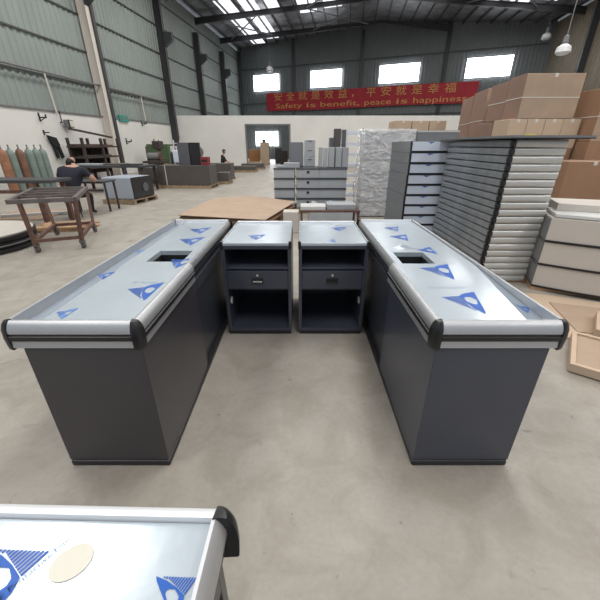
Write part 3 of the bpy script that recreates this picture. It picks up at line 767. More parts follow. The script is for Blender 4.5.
pallet(4.0, 10.78, 1.1, .95, 0, 'pallet under the farthest left brown carton') if False else None
pallet(6.42, 7.83, 1.4, 1.3, 0, 'pallet under the huge carton at the right edge')
pallet(5.27, 6.67, .95, .8, R(-8), 'pallet under the dark carton behind the cream stack')
pallet(3.62, 11.6, 1.56, .85, 0, 'pallet under the broad carton behind the tower')


# ================================================================== MIDDLE STACK
def drawer_unit(w, h, d, left):
    e = empty('drawer_unit', (0, 0, 0), 'x', 'drawer unit')
    MB().box(-w/2, w/2, -d/2+.02, d/2, .004, h-.03, 'grey_box').build('body', e)
    MB().box(-w/2-.012, w/2+.012, -d/2-.012, d/2+.01, h-.03, h-.002, 'grey_d').build('top_panel', e)
    x0 = -w/2
    if left:
        MB().box(-w/2+.01, w/2-.01, -d/2, -d/2+.018, .015, h-.04, 'grey_box').build('front_panel', e)
    else:
        MB().box(-w/2+.01, -.06, -d/2, -d/2+.018, .015, h-.04, 'grey_box').build('drawer', e)
        MB().box(-.05, w/2-.01, -d/2, -d/2+.018, .015, h-.04, 'grey_box').build('front_panel', e)
        MB().box(-w/4-.05, -w/4+.01, -d/2-.012, -d/2, h*.5, h*.5+.05, 'black').build('handle', e)
    return e
srcA = drawer_unit(.50, .232, .9, True); srcB = drawer_unit(1.22, .232, .9, False)
for i in range(4):
    k = 3-i
    o = srcA if i == 0 else copy_tree(srcA); o.location = (-.38, 8.95, .130+.234*i)
    tag(o, '%s narrow grey unit%s, left column of the middle stack' % (ORD[k], '' if k == 0 else ' down'), 'drawer unit', 'narrow grey units in the middle stack')
    o = srcB if i == 0 else copy_tree(srcB); o.location = (.52, 8.95, .130+.234*i)
    tag(o, '%s wide grey drawer unit%s, right column of the middle stack' % (ORD[k], '' if k == 0 else ' down'), 'drawer unit', 'wide grey drawer units in the middle stack')
pallet(.25, 8.95, 1.85, .95, 0, 'pallet under the middle stack of grey drawer units')
ZM = .130+.234*4+.001
def simple(name, x, y, z, w, d, h, m, label, cat, extra=None, rz=0, group=None, bevel=.006):
    o = MB().box(-w/2, w/2, -d/2, d/2, 0, h, m).build(name, loc=(x, y, z), rotz=rz, bevel=bevel)
    tag(o, label, cat, group)
    if extra: extra(o)
    return o
def front(m, n=1):
    def f(o):
        bb = [Vector(c) for c in o.bound_box]; x0, x1 = bb[0].x, bb[6].x; y0 = bb[0].y; z0, z1 = bb[0].z, bb[6].z
        for i in range(n):
            za = z0+(z1-z0)*i/n+.015; zb = z0+(z1-z0)*(i+1)/n-.015
            d = MB().box(x0+.015, x1-.015, y0-.012, y0-.001, za, zb, m).build('front_panel' if n == 1 else 'drawer', o)
            if n > 1: MB().box(-.05, .05, y0-.022, y0-.012, zb-.03, zb-.015, 'grey_d').build('handle', d)
    return f
simple('grey_cabinet', -.08, 9.15, ZM, .32, .35, .56, 'grey_m', 'dark blue-grey cabinet standing on the left of the middle stack', 'cabinet', front('grey_m'))
simple('drawer_box', .24, 9.15, ZM, .28, .35, .62, 'white_pan', 'white-topped drawer box beside the blue-grey cabinet on the stack', 'cabinet', front('grey_box', 3))
for i, x in enumerate((.50, .62, .76, .93, 1.09)):
    simple('metal_box', x, 8.75, ZM, [.09, .10, .14, .15, .15][i], .2, .45, ['grey_box', 'white_pan', 'grey_box', 'grey_box', 'grey_box'][i], 'upright grey metal box on the middle stack, %s of the row' % ['leftmost', 'second from left', 'middle', 'second from right', 'rightmost'][i], 'box', front('grey_box'), group='upright grey boxes on the middle stack')
for i, (x, hh, m_) in enumerate(((.78, .66, 'grey_d'), (.93, .86, 'dkpanel'), (1.09, .84, 'grey_d'))):
    simple('steel_post', x, 9.2, ZM, .10 if i != 1 else .17, .2, hh, m_, 'tall dark upright panel behind the grey boxes, %s' % ['short left one', 'broad middle one', 'right one'][i], 'panel', group='tall dark panels on the middle stack')
for i, (x, z, w) in enumerate(((-.28, 0, .55), (-.20, .055, .38))):
    simple('flat_board', x, 8.70, ZM+z, w, .3, .053, 'grey_box', ['lower', 'upper'][i]+' flat grey panel lying at the left of the middle stack top', 'panel', group='flat panels on the middle stack')
# white open shelving behind
e = empty('open_shelving', (1.55, 10.2, 0), 'white open shelving rack behind the wrapped tower', 'shelving')
for x in (-.28, .28):
    for y in (-.2, .2): MB().box(x-.02, x+.02, y-.02, y+.02, 0, 1.95, 'white_pan').build('post', e)
for i in range(7): MB().box(-.26, .26, -.21, .21, .2+.27*i, .27+.27*i, 'white_blue').build('shelf', e)
# small box and red table behind the cabinets
simple('grey_bin', -.175, 6.60, 0, .30, .30, .40, 'cream', 'pale grey box on the floor beside the cardboard pile', 'box')
e = empty('red_stand', (.55, 6.7, 0), 'low reddish-brown steel stand behind the right cash cabinet', 'stand')
MB().box(-.55, .6, -.3, .3, .40, .43, 'rust').build('top', e)
for x, y in ((-.52, -.27), (.57, -.27), (-.52, .27), (.57, .27)): MB().box(x-.02, x+.02, y-.02, y+.02, 0, .40, 'rust').build('leg', e)
for i, (x, y, w, m_) in enumerate(((.25, 6.66, .48, 'white_pan'), (.80, 6.70, .55, 'grey_box'))):
    simple('packed_part', x, y, .432, w, .4, .07+.03*i, m_, ['white flat package on the red stand', 'grey flat package on the red stand, right side'][i], 'package')
# wrapped loose bundle right of that
b = MB(); vs = []; fs = []
nx_, ny_ = 16, 10
for j in range(ny_+1):
    for i in range(nx_+1):
        x = i/nx_*1.1; y = j/ny_*.6; ed_ = min(i, nx_-i, j, ny_-j)
        vs.append((x, y, (.0 if ed_ == 0 else .30+.08*random.random()+.05*math.sin(i))))
for j in range(ny_):
    for i in range(nx_): q = j*(nx_+1)+i; fs.append((q, q+1, q+nx_+2, q+nx_+1))
b.add(vs, fs, 'grey_box'); b.build('x', solid=False)
o = bpy.data.objects['x']; o.name = 'wrapped_bundle'; o.location = (.18, 7.45, .0)
o.modifiers.new('s', 'SUBSURF').levels = 1
tag(o, 'grey crumpled plastic-wrapped bundle on the floor before the wrapped tower', 'bundle')

# cardboard pile
pts = [(-2.26, 6.18), (-2.08, 8.3), (-1.31, 8.75), (-.10, 7.8), (-.60, 5.75)]
cx_, cy_ = -1.2, 7.2
zz = .125
NL = 9
for i in range(NL):
    top = i == NL-1
    k = 1.0 if top else .90+.07*random.random()
    dx, dy = (0, 0) if top else (random.uniform(-.05, .05), random.uniform(-.05, .05))
    q = [((x-cx_)*k+cx_+dx, (y-cy_)*k+cy_+dy) for x, y in pts]
    th = .012 if top else random.uniform(.028, .038)
    kk = NL-1-i
    o = MB().extrude([(x, y, zz) for x, y in q], (0, 0, th), 'card' if top else random.choice(['card_e', 'card_d', 'card_e'])).build('cardboard_sheet')
    tag(o, 'wide pale brown cardboard sheet on top of the pile' if top else '%s cardboard layer from the top of the low pile behind the cabinets' % ORD[kk], 'cardboard sheet', 'cardboard sheets in the low pile')
    zz += th+.001
pallet(-1.2, 7.1, 1.3, 1.9, R(15), 'pallet under the low cardboard pile')

# ================================================================== LEFT SIDE
# wheeled frame cart
e = empty('frame_cart', (-4.2, 5.8, 0), 'rusty brown wheeled steel frame cart in front of the workbench', 'cart')
O = Vector((-4.2, 5.8, 0))
FL, FR, RR, RL = Vector((-4.20, 5.12, .13)), Vector((-3.62, 5.38, .13)), Vector((-4.06, 6.5, .13)), Vector((-4.66, 6.27, .13))
TFL, TFR, TRR, TRL = Vector((-4.38, 5.10, .79)), Vector((-3.52, 5.33, .80)), Vector((-4.20, 6.80, .80)), Vector((-5.10, 6.60, .80))
b = MB()
for a, c in ((TFL, TFR), (TFR, TRR), (TRR, TRL), (TRL, TFL)): b.bar(a-O, c-O, .06, .06, 'steel_raw')
b.bar((TFL+TRL)/2-O, (TFR+TRR)/2-O, .05, .05, 'steel_raw'); b.bar((TFL*.7+TRL*.3)-O, (TFR*.7+TRR*.3)-O, .035, .035, 'steel_raw'); b.bar((TFL*.25+TRL*.75)-O, (TFR*.25+TRR*.75)-O, .035, .035, 'steel_raw')
b.build('top_frame', e)
for a, t_ in ((FL, TFL+Vector((.14, .03, 0))), (FR, TFR), (RR, TRR), (RL, TRL+Vector((.15, 0, 0)))):
    MB().bar(a-O, t_-O-Vector((0, 0, .03)), .05, .05, 'rust').build('leg', e)
for a, c in ((FL, FR), (FR, RR), (RR, RL), (RL, FL)):
    MB().bar(a-O+Vector((0, 0, .06)), c-O+Vector((0, 0, .06)), .05, .05, 'rust').build('stretcher', e)
MB().bar(TFL-O+Vector((0.1, 0, -.05)), FL-O+Vector((.32, .15, .25)), .03, .03, 'rust').build('brace', e) if False else None
for a in (FL, FR, RR, RL):
    c = MB(); q = a-O
    c.box(q.x-.035, q.x+.035, q.y-.035, q.y+.035, .105, .135, 'steel_raw'); c.box(q.x-.03, q.x-.022, q.y-.02, q.y+.03, .04, .11, 'steel_raw'); c.box(q.x+.022, q.x+.03, q.y-.02, q.y+.03, .04, .11, 'steel_raw')
    f_ = c.build('caster', e); MB().tube((q.x-.018, q.y+.01, .047), (q.x+.018, q.y+.01, .047), .047, 'rubber', 18).build('wheel', f_, smooth=False)

# stack of round boards
b = MB()
pr = [(0.89, 0), (0.92, .03), (0.92, .07), (0.88, .08), (0.88, .10), (0.92, .11), (0.92, .16), (0.88, .17), (0.88, .19), (0.92, .20), (0.92, .25), (0.90, .262)]
b.lathe(pr, 'black', 48); e_ = b.build('round_board_stack', loc=(-5.50, 5.40, 0), smooth=True)
MB().lathe([(0.89, .262), (0.89, .275), (.86, .278)], 'cream', 48).build('top_board', e_)
MB().lathe([(0.923, .115), (0.926, .12), (0.926, .128), (0.923, .133)], 'steel_grey', 48).build('metal_band', e_)
tag(e_, 'low stack of round black-edged boards with a pale top, far left', 'board stack')
# cardboard and timber offcuts on the floor
sheet('cardboard_sheet', [(-7.4, 7.65), (-6.9, 7.62), (-5.95, 7.62), (-5.95, 8.9), (-7.3, 9.0)], .001, .02, 'card', 'brown cardboard lying on the floor behind the round boards', 'cardboard sheet')
for i in range(24):
    L_ = random.uniform(.8, 1.15); lay = i//8; k = i % 8; ang = R((12, 15, 10)[lay]); off = random.uniform(-.1, .1); pq = (k-3.5)*.080
    cx = -4.88-math.sin(ang)*pq+math.cos(ang)*off; cy = 6.80+math.cos(ang)*pq+math.sin(ang)*off
    o = MB().box(-L_/2, L_/2, -.035, .035, 0, .028, 'wood').build('timber_strip', loc=(cx, cy, .002+lay*.030), rotz=ang)
    tag(o, 'raw timber strip in the loose pile on the floor behind the cart', 'timber', 'timber strips piled behind the cart')
o = MB().box(-.8, .8, -.06, .06, 0, .05, 'white_pan').build('white_trim', loc=(-6.3, 8.2, .024), rotz=R(22)); tag(o, 'white trim strip lying beside the timber pile', 'trim strip')

# long dark workbench at left
e = empty('workbench', (-6.2, 7.40, 0), 'dark steel-topped workbench with reddish legs at the far left', 'workbench')
MB().box(-1.5, 1.15, -.35, .35, .86, .92, 'steel_dark').build('tabletop', e, bevel=.005)
for x, y in ((-1.4, -.3), (.80, -.3), (-1.4, .3), (.95, .3), (-.45, -.3)): MB().box(x-.04, x+.04, y-.04, y+.04, 0, .86, 'rust').build('leg', e)
MB().box(-1.4, .95, -.32, -.28, .66, .72, 'rust').build('apron', e)
MB().bar((-1.38, -.3, .1), (-.5, -.3, .78), .05, .05, 'rust').build('brace', e)

# gas cylinders
def cylinder(v, u, m, label, hcap=True):
    e = empty('gas_cylinder', W(u, v), label, 'gas cylinder', 'gas cylinders by the left wall')
    MB().lathe([(.145, 0), (.15, .02), (.15, 1.20), (.14, 1.29), (.10, 1.38), (.04, 1.43)], m, 24).build('body', e, smooth=True)
    MB().lathe([(.036, 1.421), (.036, 1.47), (.022, 1.475), (.022, 1.54), (.03, 1.545), (.03, 1.57)], 'steel_grey', 14).build('valve', e, smooth=True)
cs = [(11.06, -12.0, 'cylo', 'orange-brown gas cylinder at the left edge of the photo'), (11.38, -12.02, 'cylg', 'grey-green gas cylinder second from the left edge'),
      (11.74, -12.0, 'cylb', 'rusty brown gas cylinder between two grey-green ones'), (12.12, -12.0, 'cylg', 'grey-green gas cylinder just right of the brown one'),
      (12.44, -12.0, 'cylg', 'grey-green gas cylinder second from the right end'), (12.76, -12.02, 'cylg', 'grey-green gas cylinder at the right end of the row')]
for v, u, m_, lb in cs: cylinder(v, u, m_, lb)

# brown steel rack with scrap
e = empty('steel_rack', W(-12.2, 16.1), 'dark brown steel rack of scrap bars against the white left wall', 'rack', rotz=HR)
for y in (-1.25, 0, 1.25):
    for x in (-.35, .35): MB().box(x-.05, x+.05, y-.05, y+.05, 0, 1.85, 'rust_d').build('post', e)
for z in (.55, 1.0, 1.45): MB().box(-.4, .4, -1.35, 1.35, z, z+.07, 'rust_d').build('shelf', e)
MB().box(-.38, -.34, -1.25, 1.25, .3, 1.6, 'rust_d').build('back_panel', e)
for i in range(7):
    z = (.62, 1.07, 1.52)[i % 3]+.03
    x = -.25+.08*i
    tag(MB().bar((0, -.9-.1*(i % 3), 0), (0, .9+.15*(i % 2), 0), .07, .055, ['rust_d', 'steel_raw', 'rust'][i % 3]).build('steel_bar', loc=W(-12.2, 16.1)+rl@Vector((x, 0, z)), rotz=HR), 'steel bar lying on the brown rack by the left wall', 'steel bar', 'bars on the brown rack')
tag(MB().bar((0, -1.5, .35), (0, 1.3, .045), .08, .08, 'rust_d').bar((0, -1.4, .3), (0, -1.4, .7), .05, .05, 'rust_d').build('bent_bar', loc=W(-12.2, 16.2, 1.86), rotz=HR), 'long dark bent bar sloping on top of the brown rack', 'steel bar')

# pale blue stack on pallet
px, py = -5.16, 10.45
pallet(px, py, 1.05, 1.15, R(-11), 'pallet under the pale blue sheet stack')
e = empty('sheet_stack', (px, py, .126), 'pale blue stacked sheets with dark wrapped end on a pallet', 'sheet stack', rotz=R(-11))
b = MB(); b.box(-.48, .46, -.5, .5, 0, .60, 'blueg'); b.build('sheets', e, bevel=.03)
MB().box(.462, .49, -.48, .5, .02, .60, 'black').build('dark_cover', e, bevel=.01)
MB().tube((.49, .1, .3), (.51, .1, .3), .13, 'grey_d', 20).build('round_plug', e)
# dark table behind
e = empty('steel_table', (-6.55, 13.0, 0), 'long dark steel table with plates behind the pale blue stack', 'table', rotz=R(-3))
MB().box(-1.7, 1.1, -.6, .6, .84, .90, 'steel_dark').build('tabletop', e)
for x, y in ((-1.55, -.5), (1.0, -.5), (-1.55, .5), (1.0, .5)): MB().box(x-.04, x+.04, y-.04, y+.04, 0, .84, 'rust_d').build('leg', e)
MB().box(-1.5, .9, -.48, .5, .3, .36, 'rust_d').build('lower_shelf', e)
for i, (x, y, w, m_) in enumerate(((-1.05, 12.9, .85, 'grey_box'), (-.2, 13.1, .7, 'steel_raw'), (.5, 12.8, .6, 'steel_dark'))):
    simple('metal_plate', -6.55+x, y, .902, w, .5, .05, m_, ['pale', 'grey', 'black'][i]+' metal plate lying on the long dark table', 'plate', rz=R(-3))


# machines near the left wall
e = empty('green_cabinet', W(-11.6, 21.2), 'green metal machine cabinet against the left wall', 'cabinet', rotz=HR)
MB().box(-.7, .7, -.5, .5, .1, 1.6, 'green').build('body', e, bevel=.02)
MB().box(-.6, .6, -.53, -.501, .2, 1.5, 'green').build('door', e)
b = MB()
for x in (-.6, .6): b.box(x-.05, x+.05, -.4, .4, 0, .1, 'steel_dark')
b.build('foot', e)
o = tag(MB().box(-.3, .3, -.3, .3, 0, .55, 'orange').build('orange_crate', loc=W(-10.9, 19.6, 0), rotz=HR, bevel=.02), 'orange crate in front of the green machine cabinet', 'crate')
simple('red_drum_box', -6.4, 16.2, 0, .5, .5, .7, 'redp', 'dull red box among the machines left of the dark boards', 'box')
e = empty('grinding_machine', (-7.1, 17.6, 0), 'dark machine on a stand with a grey motor, left of the boards', 'machine')
MB().box(-.5, .5, -.35, .35, .75, .85, 'rust_d').build('table', e); MB().box(-.3, .3, -.25, .25, 0, .75, 'steel_dark').build('stand', e)
MB().tube((-.3, 0, 1.05), (.25, 0, 1.05), .17, 'steel_grey', 16).build('motor', e); MB().tube((.25, 0, 1.05), (.32, 0, 1.05), .22, 'rust', 20).build('grinding_wheel', e)
MB().bar((-.35, 0, .85), (-.35, 0, 1.5), .07, .07, 'rust').build('post', e)
e = empty('drill_press', (-7.7, 19.8, 0), 'dark upright drill press beside the green cabinet', 'machine')
MB().box(-.3, .3, -.3, .3, 0, .1, 'steel_dark').build('base', e); MB().tube((0, .1, .1), (0, .1, 1.7), .07, 'steel_raw', 12).build('column', e)
MB().box(-.2, .2, -.35, .25, 1.35, 1.75, 'rust_d').build('head', e, bevel=.03); MB().box(-.28, .28, -.3, .1, .8, .86, 'rust_d').build('work_table', e)
MB().tube((0, -.2, 1.0), (0, -.2, 1.35), .035, 'steel_raw', 10).build('spindle', e)
e = empty('storage_tank', (-6.25, 19.0, 0), 'dark tank with a white lid behind the machines', 'tank')
MB().lathe([(.55, 0), (.57, .05), (.57, 1.15), (.5, 1.22)], 'steel_dark', 28).build('body', e, smooth=True); MB().box(-.45, .45, -.3, .3, 1.222, 1.5, 'white_pan').build('lid', e, bevel=.03)

# dark board stacks
def board_stack(x, y, w, d, h, rz, label, m='dkpanel', strap=True):
    pallet(x, y, w+.05, d+.05, rz, 'pallet under the '+label)
    e = empty('board_stack', (x, y, .126), label, 'board stack', 'dark board stacks', rotz=rz)
    MB().box(-w/2, w/2, -d/2, d/2, 0, h, m).build('boards', e, bevel=.01)
    if strap:
        MB().box(-w/2+.30, -w/2+.33, -d/2-.004, -d/2-.001, 0, h+.001, 'tape').build('strap', e)
board_stack(-4.50, 14.2, 2.05, 1.0, .72, R(-3), 'big dark umber board stack with a white strap')
board_stack(-6.15, 14.9, .95, .9, .60, 0, 'smaller dark board stack left of the strapped one', strap=False)
board_stack(-4.45, 17.6, 2.2, .9, .62, R(0), 'dark board stack behind the strapped one', strap=False)
board_stack(-3.35, 15.6, .5, .7, .35, R(0), 'low pale-edged board stack right of the strapped one', m='dkpanel', strap=False)
z = .126+.721
o = tag(MB().box(-.22, .22, -.06, .06, 0, .80, 'grey_d').build('upright_board', loc=(-4.50, 14.0, z), rotz=R(-3), bevel=.01), 'dark grey upright panel standing on the strapped boards, left', 'panel')
o = tag(MB().box(-.20, .20, -.06, .06, 0, .80, 'black').build('upright_board', loc=(-4.06, 14.02, z), rotz=R(-3), bevel=.01), 'black upright panel standing on the strapped boards, right', 'panel')
o = tag(MB().box(-.15, .15, -.15, .15, 0, .30, 'redp').build('red_crate', loc=(-3.70, 14.0, z), rotz=R(-3), bevel=.015), 'small dull red crate on the strapped dark boards', 'crate')
MB().box(-.11, .11, -.155, -.151, .12, .2, 'black').build('grip', o)
o = tag(MB().tube((0, 0, .5), (0, .12, .5), .28, 'steel_grey', 20).bar((0, .06, 0), (0, .06, .5), .05, .05, 'steel_grey').box(-.18, .18, -.1, .2, 0, .03, 'steel_grey').build('pedestal_fan', loc=(-4.95, 17.4, .748)), 'grey round fan standing on the dark boards behind', 'fan')
# ladder with bag
e = empty('step_ladder', (-5.55, 14.35, 0), 'narrow pale step ladder left of the upright panels', 'ladder') if False else empty('step_ladder', (-5.25, 15.6, 0), 'narrow pale step ladder left of the upright panels', 'ladder')
for s in (-1, 1): MB().bar((s*.2, -.2, 0), (s*.14, 0, 1.75), .04, .03, 'white_pan').build('rail', e); MB().bar((s*.2, .35, 0), (s*.14, .03, 1.75), .03, .03, 'redp').build('rear_leg', e)
for i in range(6): t_ = .12+.16*i; MB().box(-.19+.05*t_, .19-.05*t_, -.2+.2*t_-.04, -.2+.2*t_+.04, 1.75*t_, 1.75*t_+.025, 'white_pan').build('rung', e)
simple('white_bag', -5.25, 15.33, .86, .30, .12, .5, 'white_blue', 'white and blue bag hanging on the step ladder', 'bag', bevel=.04)
# low dark pallets in the distance
for i, (x, y, w) in enumerate(((-5.75, 20.6, .9), (-3.55, 22.6, 1.5), (-3.3, 25.0, 1.5))):
    pallet(x, y, w+.1, 1.0, 0, ['nearest', 'middle', 'farthest'][i]+' low pallet before the doorway wall')
    simple('dark_slab', x, y, .127, w, .9, [.30, .22, .25][i], 'dkpanel', ['thick dark slab by the seated person', 'thin dark slab between the seated person and the doorway', 'dark slab on the pallet nearest the doorway'][i], 'slab', group='dark slabs by the partition')
# through the doorway
simple('tall_carton', -3.05, 31.5, 0, .75, .7, 1.75, 'card2', 'tall tan carton inside the doorway', 'box')
simple('tan_carton', -4.15, 33.0, 0, .95, .8, 1.15, 'orange', 'orange-tan carton behind the left doorpost', 'box')
simple('dark_cabinet', -2.0, 33.5, 0, .6, .6, 1.3, 'steel_dark', 'dark cabinet inside the doorway', 'cabinet')
simple('dark_machine', -1.4, 31.4, 0, .6, .7, 1.1, 'rust_d', 'dark rusty machine inside the doorway by the right post', 'machine')
simple('small_carton', -3.1, 31.5, 1.752, .3, .3, .25, 'green', 'small green box on top of the tall tan carton', 'box')
simple('yellow_board', -3.7, 30.2, 0, 1.2, .8, .25, 'card2', 'low tan board pile just inside the doorway', 'board')
simple('post_box', -3.9, 27.75, 1.1, .2, .2, .35, 'redp', 'small red box on the left doorpost', 'box') if False else None

# ================================================================== PEOPLE
def figure(name, J, edges, rad, root, label, cloth, mats, head, face, hair_len=.0):
    me = bpy.data.meshes.new(name); keys = list(J); idx = {k: i for i, k in enumerate(keys)}
    me.from_pydata([J[k] for k in keys], [(idx[a], idx[b]) for a, b in edges], [])
    o = bpy.data.objects.new(name, me); COL.objects.link(o)
    sk = o.modifiers.new('Skin', 'SKIN'); sk.use_smooth_shade = True
    sv = me.skin_vertices[0].data
    for k in keys:
        r = rad[k]; sv[idx[k]].radius = r if isinstance(r, tuple) else (r, r); sv[idx[k]].use_root = (k == root)
    su = o.modifiers.new('Sub', 'SUBSURF'); su.levels = 2
    dg = bpy.context.evaluated_depsgraph_get(); m2 = bpy.data.meshes.new_from_object(o.evaluated_get(dg))
    bpy.data.objects.remove(o)
    # join head (shaped ellipsoid with face relief)
    bm = bmesh.new(); bm.from_mesh(m2)
    hd = Vector(head); q = Vector((0, -1, 0)).rotation_difference(Vector(face).normalized())
    geo = bmesh.ops.create_uvsphere(bm, u_segments=20, v_segments=16, radius=1)['verts']
    for v in geo:
        c = v.co.copy(); x, y, z = c.x*.076, c.y*.098, c.z*.12
        if z < 0: x *= 1+z*2.0; 
        if y < 0 and z < .03: y *= .93
        if y < -.05 and abs(x) < .022 and -.045 < z < .02: y -= .022*(1-abs(x)/.022)      # nose
        if y < -.05 and .012 < abs(x) < .05 and .005 < z < .035: y += .010                 # eye sockets
        if y < -.05 and abs(x) < .03 and -.075 < z < -.05: y -= .005                       # lips
        if abs(x) > .066 and abs(z) < .03 and abs(y) < .03: x *= 1.16                      # ears
        v.co = hd+q@Vector((x, y, z))
    hset = set(geo)
    bm.to_mesh(m2) if False else None
    me3 = bpy.data.meshes.new(name)
    for f in bm.faces:
        f.smooth = True
        c = f.calc_center_median()
        if f.verts[0] in hset: f.material_index = 0; continue
        k = min(keys, key=lambda k_: (Vector(J[k_])-c).length)
        f.material_index = cloth(k, c)
    bm.to_mesh(me3); bm.free()
    for m_ in mats: me3.materials.append(M[m_])
    r = bpy.data.objects.new(name, me3); COL.objects.link(r); tag(r, label, 'person')
    # hair: cap over the skull, open at the face
    bm = bmesh.new(); bmesh.ops.create_uvsphere(bm, u_segments=22, v_segments=16, radius=1)
    for v in bm.verts: v.co = Vector((v.co.x*.084, v.co.y*.107+.004, v.co.z*.127+.006))
    kill = [v for v in bm.verts if (v.co.y < -.03 and v.co.z < .055) or v.co.z < -.055]
    bmesh.ops.delete(bm, geom=kill, context='VERTS')
    for v in bm.verts: v.co = hd+q@v.co
    for f in bm.faces: f.smooth = True
    mh = bpy.data.meshes.new('hair'); bm.to_mesh(mh); bm.free(); mh.materials.append(M['hair'])
    h = bpy.data.objects.new('hair', mh); COL.objects.link(h); h.parent = r
    s = h.modifiers.new('Solid', 'SOLIDIFY'); s.thickness = .008
    # eyes
    eb = MB()
    for sx in (-1, 1):
        c = hd+q@Vector((sx*.03, -.083, .018)); eb.tube(c, c+q@Vector((0, -.006, 0)), .008, 'hair', 8)
    eb.build('eyes', r)
    return r
def hand_chain(J, ed, rad, w, pfx, d, side, palm_dn):
    """palm and five bent fingers from wrist w, direction d"""
    w = Vector(w); d = Vector(d).normalized(); s = Vector(side).normalized(); n = Vector(palm_dn).normalized()
    J[pfx+'palm'] = tuple(w+d*.055); rad[pfx+'palm'] = (.034, .016); ed.append((pfx+'wr', pfx+'palm'))
    for i, (o, l) in enumerate(((-.030, .062), (-.010, .072), (.010, .068), (.030, .052))):
        a, b, c = pfx+'f%da' % i, pfx+'f%db' % i, pfx+'f%dc' % i
        J[a] = tuple(w+d*.085+s*o); J[b] = tuple(w+d*(.085+l*.55)+s*o*1.1+n*.012); J[c] = tuple(w+d*(.085+l*.85)+s*o*1.1+n*.035)
        for k in (a, b, c): rad[k] = .0085
        ed += [(pfx+'palm', a), (a, b), (b, c)]
    J[pfx+'t1'] = tuple(w+d*.035-s*.04); J[pfx+'t2'] = tuple(w+d*.075-s*.055+n*.015); rad[pfx+'t1'] = .011; rad[pfx+'t2'] = .009
    ed += [(pfx+'palm', pfx+'t1'), (pfx+'t1', pfx+'t2')]

def worker():
    J = dict(pel=(-4.95, 7.95, .62), wai=(-4.94, 8.03, .80), che=(-4.93, 8.20, 1.02), nec=(-4.95, 8.33, 1.17), hb=(-4.98, 8.42, 1.22),
             ls=(-5.18, 8.22, 1.08), le=(-5.36, 8.30, .86), lwr=(-5.16, 8.58, .86), rs=(-4.68, 8.22, 1.08), re=(-4.50, 8.30, .86), rwr=(-4.70, 8.58, .86),
             lh=(-5.06, 7.96, .58), lk=(-5.14, 8.38, .54), la=(-5.13, 8.30, .11), lt=(-5.13, 8.45, .05),
             rh=(-4.84, 7.96, .58), rk=(-4.74, 8.38, .54), ra=(-4.74, 8.30, .11), rt=(-4.74, 8.45, .05))
    for k in J: J[k] = (J[k][0]-.37, J[k][1], J[k][2]-(.06 if J[k][2] > .5 else 0))
    rad = dict(pel=(.19, .15), wai=(.20, .15), che=(.24, .15), nec=.055, hb=.06, ls=.10, le=.06, lwr=.032, rs=.10, re=.06, rwr=.032, lh=.09, lk=.065, la=.045, lt=.035, rh=.09, rk=.065, ra=.045, rt=.035)
    ed = [('pel', 'wai'), ('wai', 'che'), ('che', 'nec'), ('nec', 'hb'), ('che', 'ls'), ('ls', 'le'), ('le', 'lwr'), ('che', 'rs'), ('rs', 're'), ('re', 'rwr'), ('pel', 'lh'), ('lh', 'lk'), ('lk', 'la'), ('la', 'lt'), ('pel', 'rh'), ('rh', 'rk'), ('rk', 'ra'), ('ra', 'rt')]
    hand_chain(J, ed, rad, J['lwr'], 'l', (.35, 1, -.1), (1, -.35, 0), (0, 0, -1)); hand_chain(J, ed, rad, J['rwr'], 'r', (-.35, 1, -.1), (-1, -.35, 0), (0, 0, -1))
    def cl(k, c):
        if k in ('pel', 'lh', 'rh', 'lk', 'rk'): return 2
        if k in ('la', 'ra', 'lt', 'rt'): return 3 if c.z < .1 else 2
        if k in ('wai', 'che', 'ls', 'rs'): return 1
        return 0
    r = figure('person', J, ed, rad, 'pel', 'person in a navy t-shirt seated with their back turned, bending over a bench', cl, ['skin', 'shirt', 'trousers', 'shoe'], (-5.42, 8.45, 1.20), (-.15, .8, -.6))
    e = empty('work_stool', (-5.32, 7.93, 0), 'low dark stool under the person in navy', 'stool')
    MB().lathe([(.14, .36), (.15, .37), (.15, .39), (.14, .40)], 'rust_d', 20).build('seat', e)
    for a in range(4): t = PI/4+a*PI/2; MB().tube((.14*math.cos(t), .14*math.sin(t), 0), (.1*math.cos(t), .1*math.sin(t), .36), .013, 'rust_d', 8).build('leg', e)
    e = empty('small_bench', (-5.30, 8.95, 0), 'small dark bench in front of the person in navy', 'bench')
    MB().box(-.42, .42, -.25, .3, .70, .74, 'steel_dark').build('tabletop', e)
    for x, y in ((-.38, -.2), (.38, -.2), (-.38, .25), (.38, .25)): MB().box(x-.02, x+.02, y-.02, y+.02, 0, .70, 'rust_d').build('leg', e)
worker()
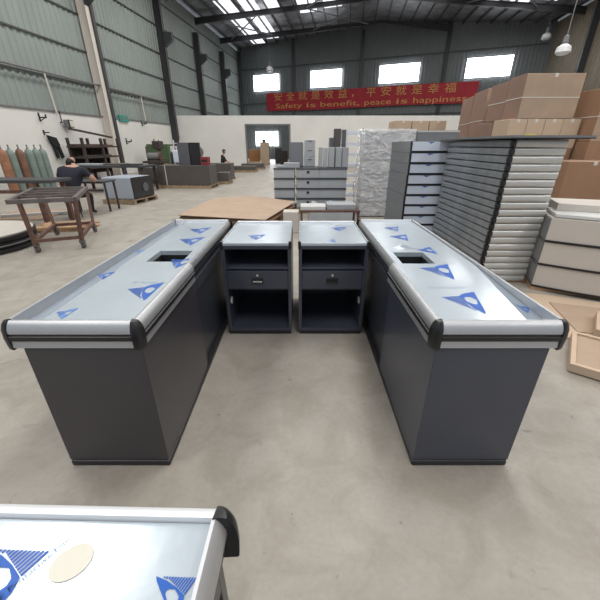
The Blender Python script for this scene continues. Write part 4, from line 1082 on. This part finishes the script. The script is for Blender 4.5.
def sitter():
    x, y = -4.55, 20.9
    J = dict(pel=(0, 0, .52), wai=(.03, 0, .68), che=(.06, 0, .90), nec=(.11, 0, 1.06), hb=(.13, 0, 1.10),
             ls=(.06, .17, .96), le=(.16, .24, .74), lwr=(.36, .16, .66), rs=(.06, -.17, .96), re=(.16, -.24, .74), rwr=(.36, -.14, .66),
             lh=(.02, .1, .5), lk=(.42, .13, .50), la=(.46, .13, .10), lt=(.60, .14, .05), rh=(.02, -.1, .5), rk=(.42, -.13, .50), ra=(.46, -.13, .10), rt=(.60, -.14, .05))
    J = {k: (v[0]+x, v[1]+y, v[2]) for k, v in J.items()}
    rad = dict(pel=(.13, .16), wai=(.11, .14), che=(.12, .17), nec=.055, hb=.06, ls=.07, le=.045, lwr=.03, rs=.07, re=.045, rwr=.03, lh=.09, lk=.062, la=.042, lt=.035, rh=.09, rk=.062, ra=.042, rt=.035)
    ed = [('pel', 'wai'), ('wai', 'che'), ('che', 'nec'), ('nec', 'hb'), ('che', 'ls'), ('ls', 'le'), ('le', 'lwr'), ('che', 'rs'), ('rs', 're'), ('re', 'rwr'), ('pel', 'lh'), ('lh', 'lk'), ('lk', 'la'), ('la', 'lt'), ('pel', 'rh'), ('rh', 'rk'), ('rk', 'ra'), ('ra', 'rt')]
    hand_chain(J, ed, rad, J['lwr'], 'l', (1, -.2, -.3), (0, 1, 0), (0, 0, -1)); hand_chain(J, ed, rad, J['rwr'], 'r', (1, .2, -.3), (0, -1, 0), (0, 0, -1))
    def cl(k, c):
        if k in ('pel', 'lh', 'rh', 'lk', 'rk'): return 2
        if k in ('la', 'ra', 'lt', 'rt'): return 3 if c.z < .1 else 2
        if k in ('wai', 'che', 'ls', 'rs', 'le', 're'): return 1
        return 0
    figure('person', J, ed, rad, 'pel', 'person in dark clothes sitting sideways near the white partition', cl, ['skin', 'trousers', 'trousers', 'shoe'], (x+.16, y, 1.21), (1, 0, -.25))
    simple('low_box', x, y, 0, .4, .5, .37, 'steel_dark', 'low dark box under the seated person in the distance', 'box')
sitter()

# ================================================================== LIGHT
w = bpy.data.worlds.new('World'); sc.world = w; w.use_nodes = True
w.node_tree.nodes['Background'].inputs[0].default_value = (.80, .88, 1, 1); w.node_tree.nodes['Background'].inputs[1].default_value = .62
def area(u, v, z, su, sv, power, rot=(0, 0, 0), col=(1, .98, .95)):
    l = bpy.data.lights.new('roof_light', 'AREA'); l.shape = 'RECTANGLE'; l.size = su; l.size_y = sv; l.energy = power; l.color = col
    o = bpy.data.objects.new('roof_light', l); COL.objects.link(o); o.location = W(u, v, z); o.rotation_euler = (rot[0], rot[1], rot[2]+HR); return o
for v in (-3, 5, 13, 21):
    for u in (-7.5, 2.0, 11.0):
        area(u, v, zroof(u)-.3, 2.2, 5., 520)
l = bpy.data.lights.new('window_light', 'AREA'); l.shape = 'RECTANGLE'; l.size = 3; l.size_y = 1.6; l.energy = 260; l.color = (.93, .96, 1)
o = bpy.data.objects.new('window_light', l); COL.objects.link(o); q = E_(3.45, 2.2, .35); o.location = q; o.rotation_euler = (R(-90), 0, -EB)
for u in (-7.5, 3, 11): area(u, 31, zroof(u)-.4, 2, 3, 160)

# ================================================================== CAMERA
cam = bpy.data.cameras.new('camera'); cam.sensor_width = 36; cam.sensor_height = 36; cam.lens = 330/600*36; cam.clip_start = .02; cam.clip_end = 300
co = bpy.data.objects.new('camera', cam); COL.objects.link(co); co.location = (0, 0, 1.57); co.rotation_euler = (R(90-25.2), 0, 0)
sc.camera = co
sc.view_settings.view_transform = 'Standard'; sc.view_settings.look = 'None'; sc.view_settings.gamma = 1; sc.view_settings.exposure = 0
sc.view_settings.use_curve_mapping = False
sc.cycles.use_denoising = True
sc.cycles.max_bounces = 8
sc.cycles.sample_clamp_indirect = 6
